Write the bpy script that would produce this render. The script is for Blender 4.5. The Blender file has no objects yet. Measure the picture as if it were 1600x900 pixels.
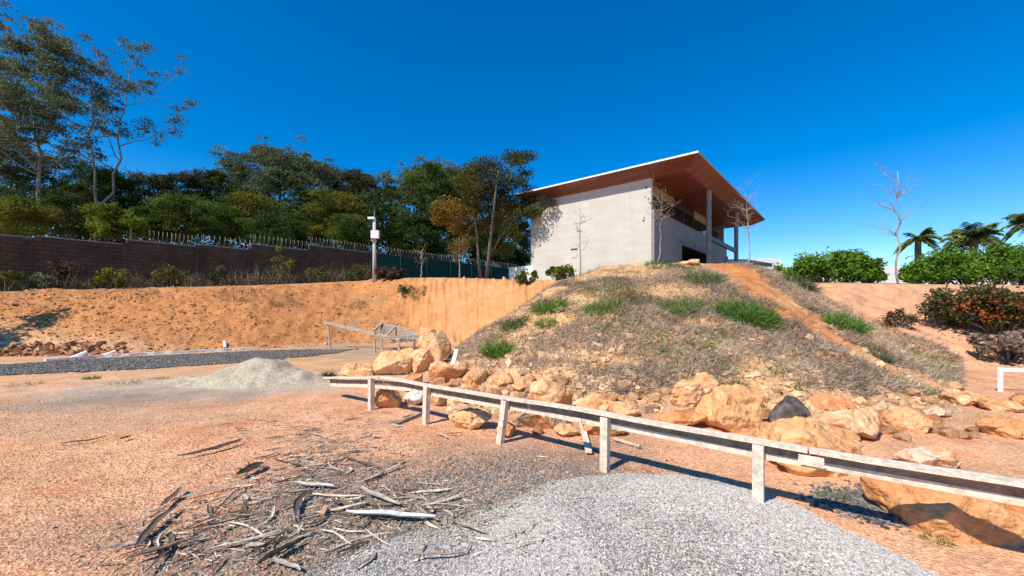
import bpy, bmesh, math, random
import numpy as np
from mathutils import Vector, Matrix
R = math.radians
sc = bpy.context.scene

# ------------------------------------------------------------------ camera, sky, sun, exposure
EYE = 1.6
HOR = 485.0          # horizon row and focal length of the photograph, in its 1600 x 900 pixels
FOC = 640.0
cam_d = bpy.data.cameras.new('camera')
cam = bpy.data.objects.new('camera', cam_d)
sc.collection.objects.link(cam)
cam.location = (0, 0, EYE)
cam.rotation_euler = (R(90), 0, 0)
cam_d.sensor_width = 36
cam_d.lens = 36 * FOC / 1600
cam_d.shift_y = (HOR - 450) / 1600
cam_d.clip_start = 0.05
cam_d.clip_end = 3000
sc.camera = cam

SUN_EL = 49.0
SUN_TO = Vector((-0.71 * math.cos(R(SUN_EL)), -0.704 * math.cos(R(SUN_EL)), math.sin(R(SUN_EL)))).normalized()
world = bpy.data.worlds.new('World')
sc.world = world
world.use_nodes = True
wn, wl = world.node_tree.nodes, world.node_tree.links
wn.clear()
sky = wn.new('ShaderNodeTexSky')
sky.sky_type = 'NISHITA'
sky.sun_disc = False
sky.sun_elevation = R(SUN_EL)
sky.sun_rotation = math.atan2(SUN_TO.x, SUN_TO.y)
sky.altitude = 700
sky.air_density = 1.0
sky.dust_density = 0.0
sky.ozone_density = 3.0
hs = wn.new('ShaderNodeHueSaturation')
hs.inputs['Saturation'].default_value = 1.5
hs.inputs['Hue'].default_value = 0.504
bg = wn.new('ShaderNodeBackground')
bg.inputs['Strength'].default_value = 0.15
wo = wn.new('ShaderNodeOutputWorld')
wl.new(sky.outputs[0], hs.inputs['Color'])
wl.new(hs.outputs[0], bg.inputs['Color'])
wl.new(bg.outputs[0], wo.inputs['Surface'])

sun_d = bpy.data.lights.new('sun', 'SUN')
sun_d.energy = 5.0
sun_d.angle = R(0.5)
sun_d.color = (1.0, 0.92, 0.79)
sun = bpy.data.objects.new('sun', sun_d)
sc.collection.objects.link(sun)
sun.rotation_euler = SUN_TO.to_track_quat('Z', 'Y').to_euler()
sun.location = (0, 0, 60)

sc.view_settings.view_transform = 'Standard'
sc.view_settings.look = 'None'
sc.view_settings.exposure = 0.25
sc.view_settings.gamma = 1
sc.view_settings.use_curve_mapping = False

# ------------------------------------------------------------------ helpers
def frac_hash(ix, iy, iz, seed):
    h = (ix * 374761393 + iy * 668265263 + iz * 2147483647 + seed * 144269504) & 0xffffffff
    h = ((h ^ (h >> 13)) * 1274126177) & 0xffffffff
    h = ((h ^ (h >> 16)) * 2246822519) & 0xffffffff
    return ((h ^ (h >> 15)) & 0xffffffff) / 4294967296.0

def vnoise(x, y, z=0.0, seed=0):
    x, y, z = np.broadcast_arrays(np.asarray(x, float), np.asarray(y, float), np.asarray(z, float))
    ix, iy, iz = np.floor(x).astype(np.int64), np.floor(y).astype(np.int64), np.floor(z).astype(np.int64)
    fx, fy, fz = x - ix, y - iy, z - iz
    fx, fy, fz = fx*fx*(3-2*fx), fy*fy*(3-2*fy), fz*fz*(3-2*fz)
    out = 0
    for a in (0, 1):
        for b in (0, 1):
            for c in (0, 1):
                w = (fx if a else 1-fx) * (fy if b else 1-fy) * (fz if c else 1-fz)
                out = out + w * frac_hash(ix+a, iy+b, iz+c, seed)
    return out * 2 - 1

def fbm(x, y, z=0.0, seed=0, octv=4):
    o, a, f = 0, 0.5, 1.0
    for k in range(octv):
        o = o + a * vnoise(np.asarray(x)*f, np.asarray(y)*f, np.asarray(z)*f, seed + k*17)
        a *= 0.5; f *= 2.03
    return o

def sstep(a, b, x):
    t = np.clip((np.asarray(x, float) - a) / (b - a), 0, 1)
    return t * t * (3 - 2 * t)

class MB:
    """collects arrays of vertices and faces into one mesh"""
    def __init__(s):
        s.V, s.L, s.S, s.C, s.n = [], [], [], [], 0
    def add(s, V, F, col=(1, 1, 1)):
        V = np.asarray(V, float).reshape(-1, 3)
        c = np.asarray(col, float)
        if c.ndim == 1: c = np.tile(c, (len(V), 1))
        s.V.append(V); s.C.append(c)
        if isinstance(F, np.ndarray):
            s.L.append((F + s.n).ravel()); s.S.append(np.full(len(F), F.shape[1]))
        else:
            for f in F:
                s.L.append(np.asarray(f) + s.n); s.S.append(np.array([len(f)]))
        s.n += len(V)
        return s
    def box(s, c, size, rot=None, col=(1, 1, 1)):
        V = np.array([(x, y, z) for x in (-.5, .5) for y in (-.5, .5) for z in (-.5, .5)]) * np.asarray(size)
        if rot is not None: V = V @ np.array(rot).T
        return s.add(V + np.asarray(c), np.array([(0,1,3,2),(4,6,7,5),(0,4,5,1),(2,3,7,6),(0,2,6,4),(1,5,7,3)]), col)
    def bx(s, x0, x1, y0, y1, z0, z1, col=(1, 1, 1)):
        return s.box(((x0+x1)/2, (y0+y1)/2, (z0+z1)/2), (x1-x0, y1-y0, z1-z0), None, col)
    def bar(s, a, b, w, h, up=(0, 0, 1), col=(1, 1, 1)):
        a, b = Vector(a), Vector(b)
        d = (b - a); l = d.length; d.normalize()
        sd = d.cross(Vector(up)).normalized(); u = sd.cross(d)
        return s.box((a + b) / 2, (w, l, h), np.array([sd, d, u]).T, col)
    def tube(s, path, rad, n=6, col=(1, 1, 1), cap=True):
        P = np.asarray(path, float); m = len(P)
        rad = np.broadcast_to(np.asarray(rad, float), (m,))
        T = np.gradient(P, axis=0); T /= np.linalg.norm(T, axis=1)[:, None] + 1e-9
        ref = np.array([0.3, 0.9, 0.1]) if abs(T[0] @ np.array([.3,.9,.1])) < 0.85 else np.array([1.0, 0, 0])
        A = np.cross(T, ref); A /= np.linalg.norm(A, axis=1)[:, None] + 1e-9
        B = np.cross(T, A)
        ang = np.linspace(0, 2*np.pi, n, endpoint=False)
        V = P[:, None] + rad[:, None, None] * (np.cos(ang)[None, :, None]*A[:, None] + np.sin(ang)[None, :, None]*B[:, None])
        i = np.arange(m-1)[:, None]*n; j = np.arange(n)[None]; j2 = (j+1) % n
        F = np.stack([i+j, i+j2, i+n+j2, i+n+j], -1).reshape(-1, 4)
        s.add(V.reshape(-1, 3), F, col)
        if cap:
            b = s.n - m*n
            s.L.append(b + np.arange(n)[::-1]); s.S.append(np.array([n]))
            s.L.append(b + (m-1)*n + np.arange(n)); s.S.append(np.array([n]))
        return s
    def build(s, name, mat, parent=None, smooth=False):
        me = bpy.data.meshes.new(name)
        V = np.concatenate(s.V).astype(np.float32); L = np.concatenate(s.L).astype(np.int32); S = np.concatenate(s.S).astype(np.int32)
        me.vertices.add(len(V)); me.vertices.foreach_set('co', V.ravel())
        me.loops.add(len(L)); me.loops.foreach_set('vertex_index', L)
        me.polygons.add(len(S))
        me.polygons.foreach_set('loop_start', np.concatenate([[0], np.cumsum(S)[:-1]]).astype(np.int32))
        me.polygons.foreach_set('loop_total', S)
        me.polygons.foreach_set('use_smooth', np.full(len(S), smooth))
        me.update(calc_edges=True)
        C = np.concatenate(s.C)
        at = me.color_attributes.new('Col', 'FLOAT_COLOR', 'POINT')
        at.data.foreach_set('color', np.concatenate([C, np.ones((len(C), 1))], 1).astype(np.float32).ravel())
        me.materials.append(mat)
        o = bpy.data.objects.new(name, me)
        sc.collection.objects.link(o)
        if parent: o.parent = parent
        return o

def tag(o, label=None, cat=None, group=None, kind=None):
    if label: o['label'] = label
    if cat: o['category'] = cat
    if group: o['group'] = group
    if kind: o['kind'] = kind
    return o

def thing(name, label, cat, loc=(0, 0, 0), rz=0, group=None):
    o = bpy.data.objects.new(name, None)
    sc.collection.objects.link(o)
    o.empty_display_size = 0.2
    o.location = loc; o.rotation_euler = (0, 0, rz)
    return tag(o, label, cat, group)

def rel(o):
    """shift a part built in world coordinates under a parent that sits at its own place (no rotation)"""
    return o

# ------------------------------------------------------------------ materials
def newmat(name):
    m = bpy.data.materials.new(name); m.use_nodes = True
    nt = m.node_tree
    return m, nt.nodes, nt.links, nt.nodes['Principled BSDF']

def matte(name, c1, c2=None, scale=8.0, rough=0.85, bump=0.0, bscale=None, usecol=True, coords='Object', spread=(0.35, 0.65), stretch=None, det=6, spec=0.25, metal=0.0, bdist=0.02):
    """noise mix of two colours times the mesh colour, with bump"""
    m, n, l, p = newmat(name)
    p.inputs['Roughness'].default_value = rough
    p.inputs['Specular IOR Level'].default_value = spec
    p.inputs['Metallic'].default_value = metal
    tc = n.new('ShaderNodeTexCoord')
    vec = tc.outputs[coords]
    if stretch:
        mp = n.new('ShaderNodeMapping'); mp.inputs['Scale'].default_value = stretch
        l.new(vec, mp.inputs['Vector']); vec = mp.outputs[0]
    nz = n.new('ShaderNodeTexNoise'); nz.inputs['Scale'].default_value = scale; nz.inputs['Detail'].default_value = det; nz.inputs['Roughness'].default_value = 0.62
    l.new(vec, nz.inputs['Vector'])
    rp = n.new('ShaderNodeValToRGB')
    rp.color_ramp.elements[0].position = spread[0]; rp.color_ramp.elements[1].position = spread[1]
    rp.color_ramp.elements[0].color = (*c1, 1); rp.color_ramp.elements[1].color = (*(c2 or c1), 1)
    l.new(nz.outputs['Fac'], rp.inputs['Fac'])
    out = rp.outputs['Color']
    if usecol:
        at = n.new('ShaderNodeAttribute'); at.attribute_name = 'Col'
        mx = n.new('ShaderNodeMix'); mx.data_type = 'RGBA'; mx.blend_type = 'MULTIPLY'; mx.inputs[0].default_value = 1
        l.new(out, mx.inputs[6]); l.new(at.outputs['Color'], mx.inputs[7]); out = mx.outputs[2]
    l.new(out, p.inputs['Base Color'])
    if bump:
        nb = n.new('ShaderNodeTexNoise'); nb.inputs['Scale'].default_value = bscale or scale*3; nb.inputs['Detail'].default_value = 8
        l.new(vec, nb.inputs['Vector'])
        b = n.new('ShaderNodeBump'); b.inputs['Strength'].default_value = bump; b.inputs['Distance'].default_value = bdist
        l.new(nb.outputs['Fac'], b.inputs['Height']); l.new(b.outputs[0], p.inputs['Normal'])
    return m

def leafmat(name, trans=0.3, rough=0.6, spec=0.12):
    m, n, l, p = newmat(name)
    at = n.new('ShaderNodeAttribute'); at.attribute_name = 'Col'
    p.inputs['Roughness'].default_value = rough; p.inputs['Specular IOR Level'].default_value = spec
    l.new(at.outputs['Color'], p.inputs['Base Color'])
    tr = n.new('ShaderNodeBsdfTranslucent')
    l.new(at.outputs['Color'], tr.inputs['Color'])
    mx = n.new('ShaderNodeMixShader'); mx.inputs[0].default_value = trans
    out = n['Material Output']
    l.new(p.outputs[0], mx.inputs[1]); l.new(tr.outputs[0], mx.inputs[2]); l.new(mx.outputs[0], out.inputs['Surface'])
    return m

def ground_mat():
    m, n, l, p = newmat('earth')
    p.inputs['Roughness'].default_value = 0.95; p.inputs['Specular IOR Level'].default_value = 0.1
    tc = n.new('ShaderNodeTexCoord')
    at = n.new('ShaderNodeAttribute'); at.attribute_name = 'Col'
    vo = n.new('ShaderNodeTexVoronoi'); vo.inputs['Scale'].default_value = 46
    l.new(tc.outputs['Object'], vo.inputs['Vector'])
    nz = n.new('ShaderNodeTexNoise'); nz.inputs['Scale'].default_value = 1.4; nz.inputs['Detail'].default_value = 10; nz.inputs['Roughness'].default_value = 0.7
    l.new(tc.outputs['Object'], nz.inputs['Vector'])
    # grain: each small stone its own tone
    sp = n.new('ShaderNodeSeparateColor'); l.new(vo.outputs['Color'], sp.inputs[0])
    mr = n.new('ShaderNodeMapRange'); mr.inputs[3].default_value = 0.68; mr.inputs[4].default_value = 1.25
    l.new(sp.outputs[0], mr.inputs[0])
    mr2 = n.new('ShaderNodeMapRange'); mr2.inputs[1].default_value = 0.3; mr2.inputs[2].default_value = 0.7; mr2.inputs[3].default_value = 0.74; mr2.inputs[4].default_value = 1.2
    l.new(nz.outputs['Fac'], mr2.inputs[0])
    mul = n.new('ShaderNodeMath'); mul.operation = 'MULTIPLY'; l.new(mr.outputs[0], mul.inputs[0]); l.new(mr2.outputs[0], mul.inputs[1])
    vm = n.new('ShaderNodeVectorMath'); vm.operation = 'SCALE'
    l.new(at.outputs['Color'], vm.inputs[0]); l.new(mul.outputs[0], vm.inputs['Scale'])
    l.new(vm.outputs[0], p.inputs['Base Color'])
    n2 = n.new('ShaderNodeTexNoise'); n2.inputs['Scale'].default_value = 22; n2.inputs['Detail'].default_value = 8
    l.new(tc.outputs['Object'], n2.inputs['Vector'])
    ad = n.new('ShaderNodeMath'); ad.operation = 'ADD'
    l.new(vo.outputs['Distance'], ad.inputs[0]); l.new(n2.outputs['Fac'], ad.inputs[1])
    b = n.new('ShaderNodeBump'); b.inputs['Strength'].default_value = 0.7; b.inputs['Distance'].default_value = 0.02
    l.new(ad.outputs[0], b.inputs['Height']); l.new(b.outputs[0], p.inputs['Normal'])
    return m

def brick_mat(name, c1, c2, mortar):
    m, n, l, p = newmat(name)
    tc = n.new('ShaderNodeTexCoord'); se = n.new('ShaderNodeSeparateXYZ'); co = n.new('ShaderNodeCombineXYZ')
    l.new(tc.outputs['Object'], se.inputs[0]); l.new(se.outputs['X'], co.inputs['X']); l.new(se.outputs['Z'], co.inputs['Y'])
    b = n.new('ShaderNodeTexBrick'); b.inputs['Scale'].default_value = 1.0
    b.inputs['Brick Width'].default_value = 0.44; b.inputs['Row Height'].default_value = 0.22; b.inputs['Mortar Size'].default_value = 0.014
    b.inputs['Color1'].default_value = (*c1, 1); b.inputs['Color2'].default_value = (*c2, 1); b.inputs['Mortar'].default_value = (*mortar, 1)
    l.new(co.outputs[0], b.inputs['Vector'])
    nz = n.new('ShaderNodeTexNoise'); nz.inputs['Scale'].default_value = 0.9; nz.inputs['Detail'].default_value = 9; nz.inputs['Roughness'].default_value = 0.7
    l.new(tc.outputs['Object'], nz.inputs['Vector'])
    mr = n.new('ShaderNodeMapRange'); mr.inputs[1].default_value = 0.3; mr.inputs[2].default_value = 0.7; mr.inputs[3].default_value = 0.45; mr.inputs[4].default_value = 1.3
    l.new(nz.outputs['Fac'], mr.inputs[0])
    vm = n.new('ShaderNodeVectorMath'); vm.operation = 'SCALE'
    l.new(b.outputs['Color'], vm.inputs[0]); l.new(mr.outputs[0], vm.inputs['Scale']); l.new(vm.outputs[0], p.inputs['Base Color'])
    bu = n.new('ShaderNodeBump'); bu.inputs['Distance'].default_value = 0.02; bu.invert = True
    l.new(b.outputs['Fac'], bu.inputs['Height']); l.new(bu.outputs[0], p.inputs['Normal'])
    p.inputs['Roughness'].default_value = 0.95
    return m

def concrete_mat(name, c1, c2):
    """cast concrete: cloudy, board lift lines, rain streaks"""
    m, n, l, p = newmat(name)
    tc = n.new('ShaderNodeTexCoord')
    nz = n.new('ShaderNodeTexNoise'); nz.inputs['Scale'].default_value = 0.8; nz.inputs['Detail'].default_value = 12; nz.inputs['Roughness'].default_value = 0.68
    l.new(tc.outputs['Object'], nz.inputs['Vector'])
    mp = n.new('ShaderNodeMapping'); mp.inputs['Scale'].default_value = (5, 5, 0.25); l.new(tc.outputs['Object'], mp.inputs[0])
    st = n.new('ShaderNodeTexNoise'); st.inputs['Scale'].default_value = 1.0; st.inputs['Detail'].default_value = 6; l.new(mp.outputs[0], st.inputs['Vector'])
    mp2 = n.new('ShaderNodeMapping'); mp2.inputs['Scale'].default_value = (0.5, 0.5, 3.2); l.new(tc.outputs['Object'], mp2.inputs[0])
    s2 = n.new('ShaderNodeTexNoise'); s2.inputs['Scale'].default_value = 1.0; s2.inputs['Detail'].default_value = 4; l.new(mp2.outputs[0], s2.inputs['Vector'])
    a1 = n.new('ShaderNodeMath'); a1.operation = 'ADD'; l.new(nz.outputs['Fac'], a1.inputs[0])
    a2 = n.new('ShaderNodeMath'); a2.operation = 'MULTIPLY_ADD'; a2.inputs[1].default_value = 0.55; l.new(st.outputs['Fac'], a2.inputs[0]); l.new(s2.outputs['Fac'], a2.inputs[2])
    l.new(a2.outputs[0], a1.inputs[1])
    rp = n.new('ShaderNodeMapRange'); rp.inputs[1].default_value = 1.0; rp.inputs[2].default_value = 1.55; l.new(a1.outputs[0], rp.inputs[0])
    mx = n.new('ShaderNodeMix'); mx.data_type = 'RGBA'; mx.inputs[6].default_value = (*c1, 1); mx.inputs[7].default_value = (*c2, 1)
    l.new(rp.outputs[0], mx.inputs[0]); l.new(mx.outputs[2], p.inputs['Base Color'])
    b = n.new('ShaderNodeBump'); b.inputs['Strength'].default_value = 0.25; b.inputs['Distance'].default_value = 0.02
    l.new(s2.outputs['Fac'], b.inputs['Height']); l.new(b.outputs[0], p.inputs['Normal'])
    p.inputs['Roughness'].default_value = 0.85
    return m

def plank_mat(name, c1, c2, gap, width=0.16, axis='X'):
    """boards: stripes across one axis, each board its own tone"""
    m, n, l, p = newmat(name)
    tc = n.new('ShaderNodeTexCoord'); se = n.new('ShaderNodeSeparateXYZ'); co = n.new('ShaderNodeCombineXYZ')
    l.new(tc.outputs['Object'], se.inputs[0])
    o = 'Y' if axis == 'X' else 'X'
    l.new(se.outputs[o], co.inputs['X']); l.new(se.outputs[axis], co.inputs['Y'])
    b = n.new('ShaderNodeTexBrick'); b.inputs['Scale'].default_value = 1.0
    b.inputs['Brick Width'].default_value = 3.1; b.inputs['Row Height'].default_value = width; b.inputs['Mortar Size'].default_value = 0.012
    b.inputs['Color1'].default_value = (*c1, 1); b.inputs['Color2'].default_value = (*c2, 1); b.inputs['Mortar'].default_value = (*gap, 1)
    l.new(co.outputs[0], b.inputs['Vector'])
    l.new(b.outputs['Color'], p.inputs['Base Color'])
    p.inputs['Roughness'].default_value = 0.5
    return m

M = {}
M['earth'] = ground_mat()
M['rock'] = matte('rock', (0.58, 0.30, 0.135), (0.70, 0.435, 0.24), 5.5, 0.92, 1.0, 14, spread=(0.38, 0.6), bdist=0.06, det=12)
M['stone'] = matte('stone', (0.75, 0.75, 0.75), (1.1, 1.1, 1.1), 30, 0.9, 0.3)
M['grass'] = leafmat('grass_blades', 0.25, 0.8, 0.1)
M['leaf'] = leafmat('leaves', 0.3, 0.6, 0.12)
M['bark'] = matte('bark', (0.10, 0.075, 0.055), (0.2, 0.16, 0.12), 5, 0.95, 0.7, 12, stretch=(3, 3, 0.6))
M['palebark'] = matte('pale_bark', (0.22, 0.185, 0.15), (0.42, 0.37, 0.31), 4, 0.9, 0.4, 12, stretch=(2, 2, 0.7))
M['gumbark'] = matte('gum_bark', (0.16, 0.14, 0.115), (0.34, 0.31, 0.27), 3, 0.9, 0.4, 12, stretch=(2, 2, 0.5))
M['oldwood'] = matte('weathered_wood', (0.52, 0.41, 0.30), (0.88, 0.77, 0.62), 3.0, 0.85, 0.5, 30, stretch=(6, 6, 6), spread=(0.3, 0.62))
M['greywood'] = matte('grey_wood', (0.32, 0.265, 0.205), (0.60, 0.52, 0.42), 3.0, 0.9, 0.5, 30, stretch=(6, 6, 6))
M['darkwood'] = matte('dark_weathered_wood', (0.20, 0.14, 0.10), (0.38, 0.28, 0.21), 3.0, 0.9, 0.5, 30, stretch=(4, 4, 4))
M['husk'] = matte('dry_husk', (0.6, 0.6, 0.6), (1.1, 1.1, 1.1), 9, 0.85, 0.5, 40)
M['brick'] = brick_mat('block_wall', (0.12, 0.072, 0.043), (0.088, 0.053, 0.032), (0.05, 0.034, 0.023))
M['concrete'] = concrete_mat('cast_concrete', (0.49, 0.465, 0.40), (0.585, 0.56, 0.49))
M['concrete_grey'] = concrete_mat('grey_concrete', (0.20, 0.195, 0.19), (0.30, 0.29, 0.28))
M['soffit'] = plank_mat('soffit_boards', (0.29, 0.078, 0.034), (0.155, 0.042, 0.02), (0.05, 0.016, 0.01), 0.17, 'X')
M['whitepaint'] = matte('white_paint', (0.72, 0.72, 0.70), (0.82, 0.82, 0.80), 5, 0.6)
M['greypaint'] = matte('grey_metal', (0.30, 0.31, 0.32), (0.40, 0.41, 0.42), 6, 0.5)
M['darkmetal'] = matte('dark_metal', (0.03, 0.03, 0.032), (0.06, 0.06, 0.06), 6, 0.5)
M['green'] = matte('green_sheet', (0.010, 0.052, 0.032), (0.016, 0.075, 0.045), 1.2, 0.7, stretch=(1, 1, 0.4))
M['wire'] = matte('galvanised_wire', (0.13, 0.12, 0.11), (0.25, 0.235, 0.21), 6, 0.5, metal=0.2)
M['dark'] = matte('dark_interior', (0.035, 0.03, 0.028), (0.05, 0.045, 0.04), 2, 0.9)
M['tan'] = matte('tan_plaster', (0.34, 0.25, 0.17), (0.42, 0.31, 0.21), 3, 0.8)
g, gn, gl, gp_ = newmat('tinted_glass')
gp_.inputs['Base Color'].default_value = (0.012, 0.014, 0.016, 1); gp_.inputs['Roughness'].default_value = 0.06; gp_.inputs['Specular IOR Level'].default_value = 0.6
M['glass'] = g
M['mesh_net'] = matte('grey_net', (0.22, 0.2, 0.18), (0.34, 0.31, 0.28), 20, 0.9)

# ------------------------------------------------------------------ ground: one height field in front of the camera
# keys per column of view: front toe, mid, ridge of the mound, valley, toe of the cut bank, its crest, level ground, far
COLS = [
 # px     A            B            C             D             E             F             G            H
 (-700, (6.0,0),     (7.5,0),     (8.5,0),      (9.3,0),      (10.2,0),     (12.2,2.2),   (15.0,2.3),  (60,3.0)),
 (-300, (6.0,0),     (7.5,0),     (9.0,0),      (10.5,0),     (12.4,0),     (15.2,2.3),   (18.0,2.4),  (60,3.0)),
 (0,    (6.0,0),     (8.0,0),     (10.,0),      (12.,0),      (14.6,0),     (18.0,2.4),   (21.5,2.62), (60,3.4)),
 (200,  (6.0,0),     (8.0,0),     (10.,0),      (12.5,0),     (15.2,0),     (20.0,2.63),  (25.0,2.98), (60,4.0)),
 (400,  (6.5,0),     (8.5,0),     (11.,0),      (14.,0),      (17.2,0),     (22.5,2.94),  (30.5,3.5),  (60,4.4)),
 (550,  (7.5,0),     (9.0,0),     (11.,0),      (14.5,0),     (20.0,0.0),   (26.5,3.47),  (36.7,4.15), (70,4.6)),
 (640,  (8.0,0),     (9.0,0),     (10.8,0),     (13.,0),      (20.6,0.0),   (24.6,3.60),  (40.0,4.2),  (70,4.6)),
 (700,  (8.2,0),     (9.2,.1),    (10.8,.25),   (12.3,.2),    (19.5,0.0),   (23.2,3.50),  (40.0,4.2),  (70,4.6)),
 (760,  (7.9,0),     (9.6,.42),   (12.,1.04),   (14.,.85),    (18.4,.25),   (21.6,3.30),  (40.0,4.2),  (70,4.6)),
 (800,  (7.6,0),     (10.,.80),   (13.,1.5),    (14.5,1.35),  (17.4,.9),    (20.3,3.15),  (40.0,4.2),  (70,4.6)),
 (850,  (7.3,0),     (10.,1.05),  (14.,2.26),   (15.,2.2),    (16.4,2.25),  (18.8,2.95),  (34.0,4.05), (70,4.6)),
 (900,  (7.1,0),     (10.3,1.30), (15.,2.77),   (15.7,2.85),  (16.4,2.92),  (18.0,3.05),  (30.0,4.0),  (70,4.6)),
 (950,  (7.0,0),     (10.6,1.55), (16.,3.35),   (16.6,3.45),  (17.2,3.5),   (18.0,3.55),  (30.0,4.0),  (70,4.6)),
 (1050, (6.9,0),     (10.8,1.66), (16.4,3.47),  (17.0,3.55),  (17.8,3.6),   (19.0,3.65),  (28.0,4.0),  (70,4.4)),
 (1150, (6.7,0),     (10.7,1.66), (16.4,3.46),  (17.0,3.52),  (17.8,3.55),  (19.0,3.6),   (28.0,3.9),  (70,4.2)),
 (1200, (6.6,0),     (10.3,1.5),  (15.8,3.2),   (16.6,3.2),   (17.4,3.2),   (18.6,3.2),   (24.0,3.4),  (70,3.8)),
 (1250, (6.6,0),     (9.9,1.2),   (14.8,2.50),  (15.6,2.45),  (16.2,2.5),   (17.6,2.75),  (22.5,3.15), (70,3.6)),
 (1300, (6.7,0),     (9.6,.9),    (13.5,1.87),  (14.4,1.72),  (14.9,1.75),  (17.0,2.72),  (22.5,3.15), (70,3.6)),
 (1350, (6.8,0),     (9.2,.6),    (12.5,1.2),   (13.4,1.05),  (14.1,1.1),   (17.0,2.70),  (22.5,3.12), (70,3.6)),
 (1400, (7.2,0),     (9.0,.30),   (11.4,.52),   (12.2,.42),   (13.1,.55),   (17.0,2.70),  (22.5,3.10), (70,3.6)),
 (1450, (7.4,0),     (8.8,.10),   (10.5,.14),   (11.1,.1),    (12.0,.2),    (16.8,2.66),  (22.5,3.05), (70,3.6)),
 (1500, (7.5,0),     (8.6,.0),    (9.5,.0),     (10.3,.0),    (11.3,.08),   (16.5,2.62),  (22.5,3.02), (70,3.6)),
 (1600, (7.5,0),     (8.6,.0),    (9.3,.0),     (10.0,.0),    (10.9,.05),   (15.8,2.55),  (22.0,3.00), (70,3.6)),
 (2000, (6.5,0),     (7.6,.0),    (8.3,.0),     (9.0,.0),     (9.9,.05),    (14.2,2.4),   (20.0,2.90), (70,3.6)),
]
cpx = np.array([c[0] for c in COLS], float)
KY = np.array([[k[0] for k in c[1:]] for c in COLS]); KZ = np.array([[k[1] for k in c[1:]] for c in COLS])
NR, NY = 1000, 640
RR = np.linspace(-1.95, 1.85, NR)
YY = np.concatenate([np.geomspace(1.1, 56, NY - 40), np.geomspace(57.5, 420, 40)])
PX = 800 + FOC * RR
Z0 = np.zeros((NR, NY))
for i in range(NR):
    ky = np.array([np.interp(PX[i], cpx, KY[:, k]) for k in range(8)]); kz = np.array([np.interp(PX[i], cpx, KZ[:, k]) for k in range(8)])
    Z0[i] = np.interp(YY, np.concatenate([[0.5], ky]), np.concatenate([[0], kz]))
def smooth_rows(Z, n, ax):
    for _ in range(n):
        Zp = np.pad(Z, [(1, 1) if a == ax else (0, 0) for a in (0, 1)], mode='edge')
        Z = (Zp[:-2] + 2*Zp[1:-1] + Zp[2:]) / 4 if ax == 0 else (Zp[:, :-2] + 2*Zp[:, 1:-1] + Zp[:, 2:]) / 4
    return Z
Z0 = smooth_rows(smooth_rows(Z0, 8, 1), 40, 0)
GX, GY = RR[:, None] * YY[None], np.broadcast_to(YY[None], (NR, NY))
GPX = np.broadcast_to(PX[:, None], (NR, NY))
slope = np.abs(np.gradient(Z0, axis=1) / np.gradient(YY)[None])
rough = sstep(0.03, 0.3, slope)
bankm = rough * sstep(15, 17, GY + 0) * (GPX < 860)
moundm = rough * (1 - bankm) * (GPX > 680) * (GPX < 1480)
rightm = rough * (GPX > 1240) * (GY > 12.2)
H = 0.012 * fbm(GX*1.3, GY*1.3, seed=3) + 0.006 * fbm(GX*7, GY*7, seed=5, octv=3)
clods = fbm(GX*3.2, GY*3.2, Z0*3.2, seed=11, octv=5)
amp = 0.45 + 0.9*sstep(-.25, .3, fbm(GX*0.45, GY*0.45, Z0*0.6, seed=44))
H = H + rough * ((0.12 + 0.16*moundm) * fbm(GX*0.7, GY*0.7, seed=9) + 0.115 * clods * amp)
H = H - 0.22 * rightm * np.clip(1 - 3.0*np.abs(fbm(GX*0.55, Z0*0.5, seed=47)), 0, 1)
teeth = np.abs(vnoise(GPX / 5.0 + 0.7*fbm(GX*1.5, Z0*1.2, seed=23), Z0*0.7, seed=21)) - 0.4          # scrape marks of the digger down the steep cut
H = H + 0.34 * teeth * rough * sstep(600, 660, GPX) * (1 - sstep(830, 870, GPX)) * (GY > 16)
H = H + 0.16 * np.abs(fbm(GX*2.1, GY*1.4, seed=31)) * bankm * (1 - sstep(600, 690, GPX))
far = sstep(40, 60, GY)
H = H * (1 - far)
flat_in = 1 - sstep(18.0, 20.0, GY) * (GPX > 860)
Z = Z0 + H

def tz(x, y):
    """height of the ground"""
    x = np.asarray(x, float); y = np.asarray(y, float)
    r = np.clip(x / np.maximum(y, 0.3), RR[0], RR[-1] - 1e-6)
    fi = (r - RR[0]) / (RR[1] - RR[0]); i = np.clip(fi.astype(int), 0, NR - 2); fi = fi - i
    yy = np.clip(y, YY[0], YY[-1] - 1e-3)
    j = np.clip(np.searchsorted(YY, yy) - 1, 0, NY - 2); fj = (yy - YY[j]) / (YY[j+1] - YY[j])
    return (Z[i, j]*(1-fi)*(1-fj) + Z[i+1, j]*fi*(1-fj) + Z[i, j+1]*(1-fi)*fj + Z[i+1, j+1]*fi*fj)

def at(px, py, Y):
    """point of the place seen at a pixel of the photograph, at the distance Y"""
    return Vector(((px - 800) / FOC * Y, Y, EYE - (py - HOR) / FOC * Y))

def gp(px, py, ymax=60, ymin=1.2):
    """where the ground is seen at a pixel"""
    r = (px - 800) / FOC
    ys = np.geomspace(ymin, ymax, 1500)
    d = (EYE - (py - HOR) / FOC * ys) - tz(r*ys, ys)
    k = np.argmax(d < 0) if (d < 0).any() else len(ys) - 1
    y = ys[k]
    return Vector((r*y, y, float(tz(r*y, y))))

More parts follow.
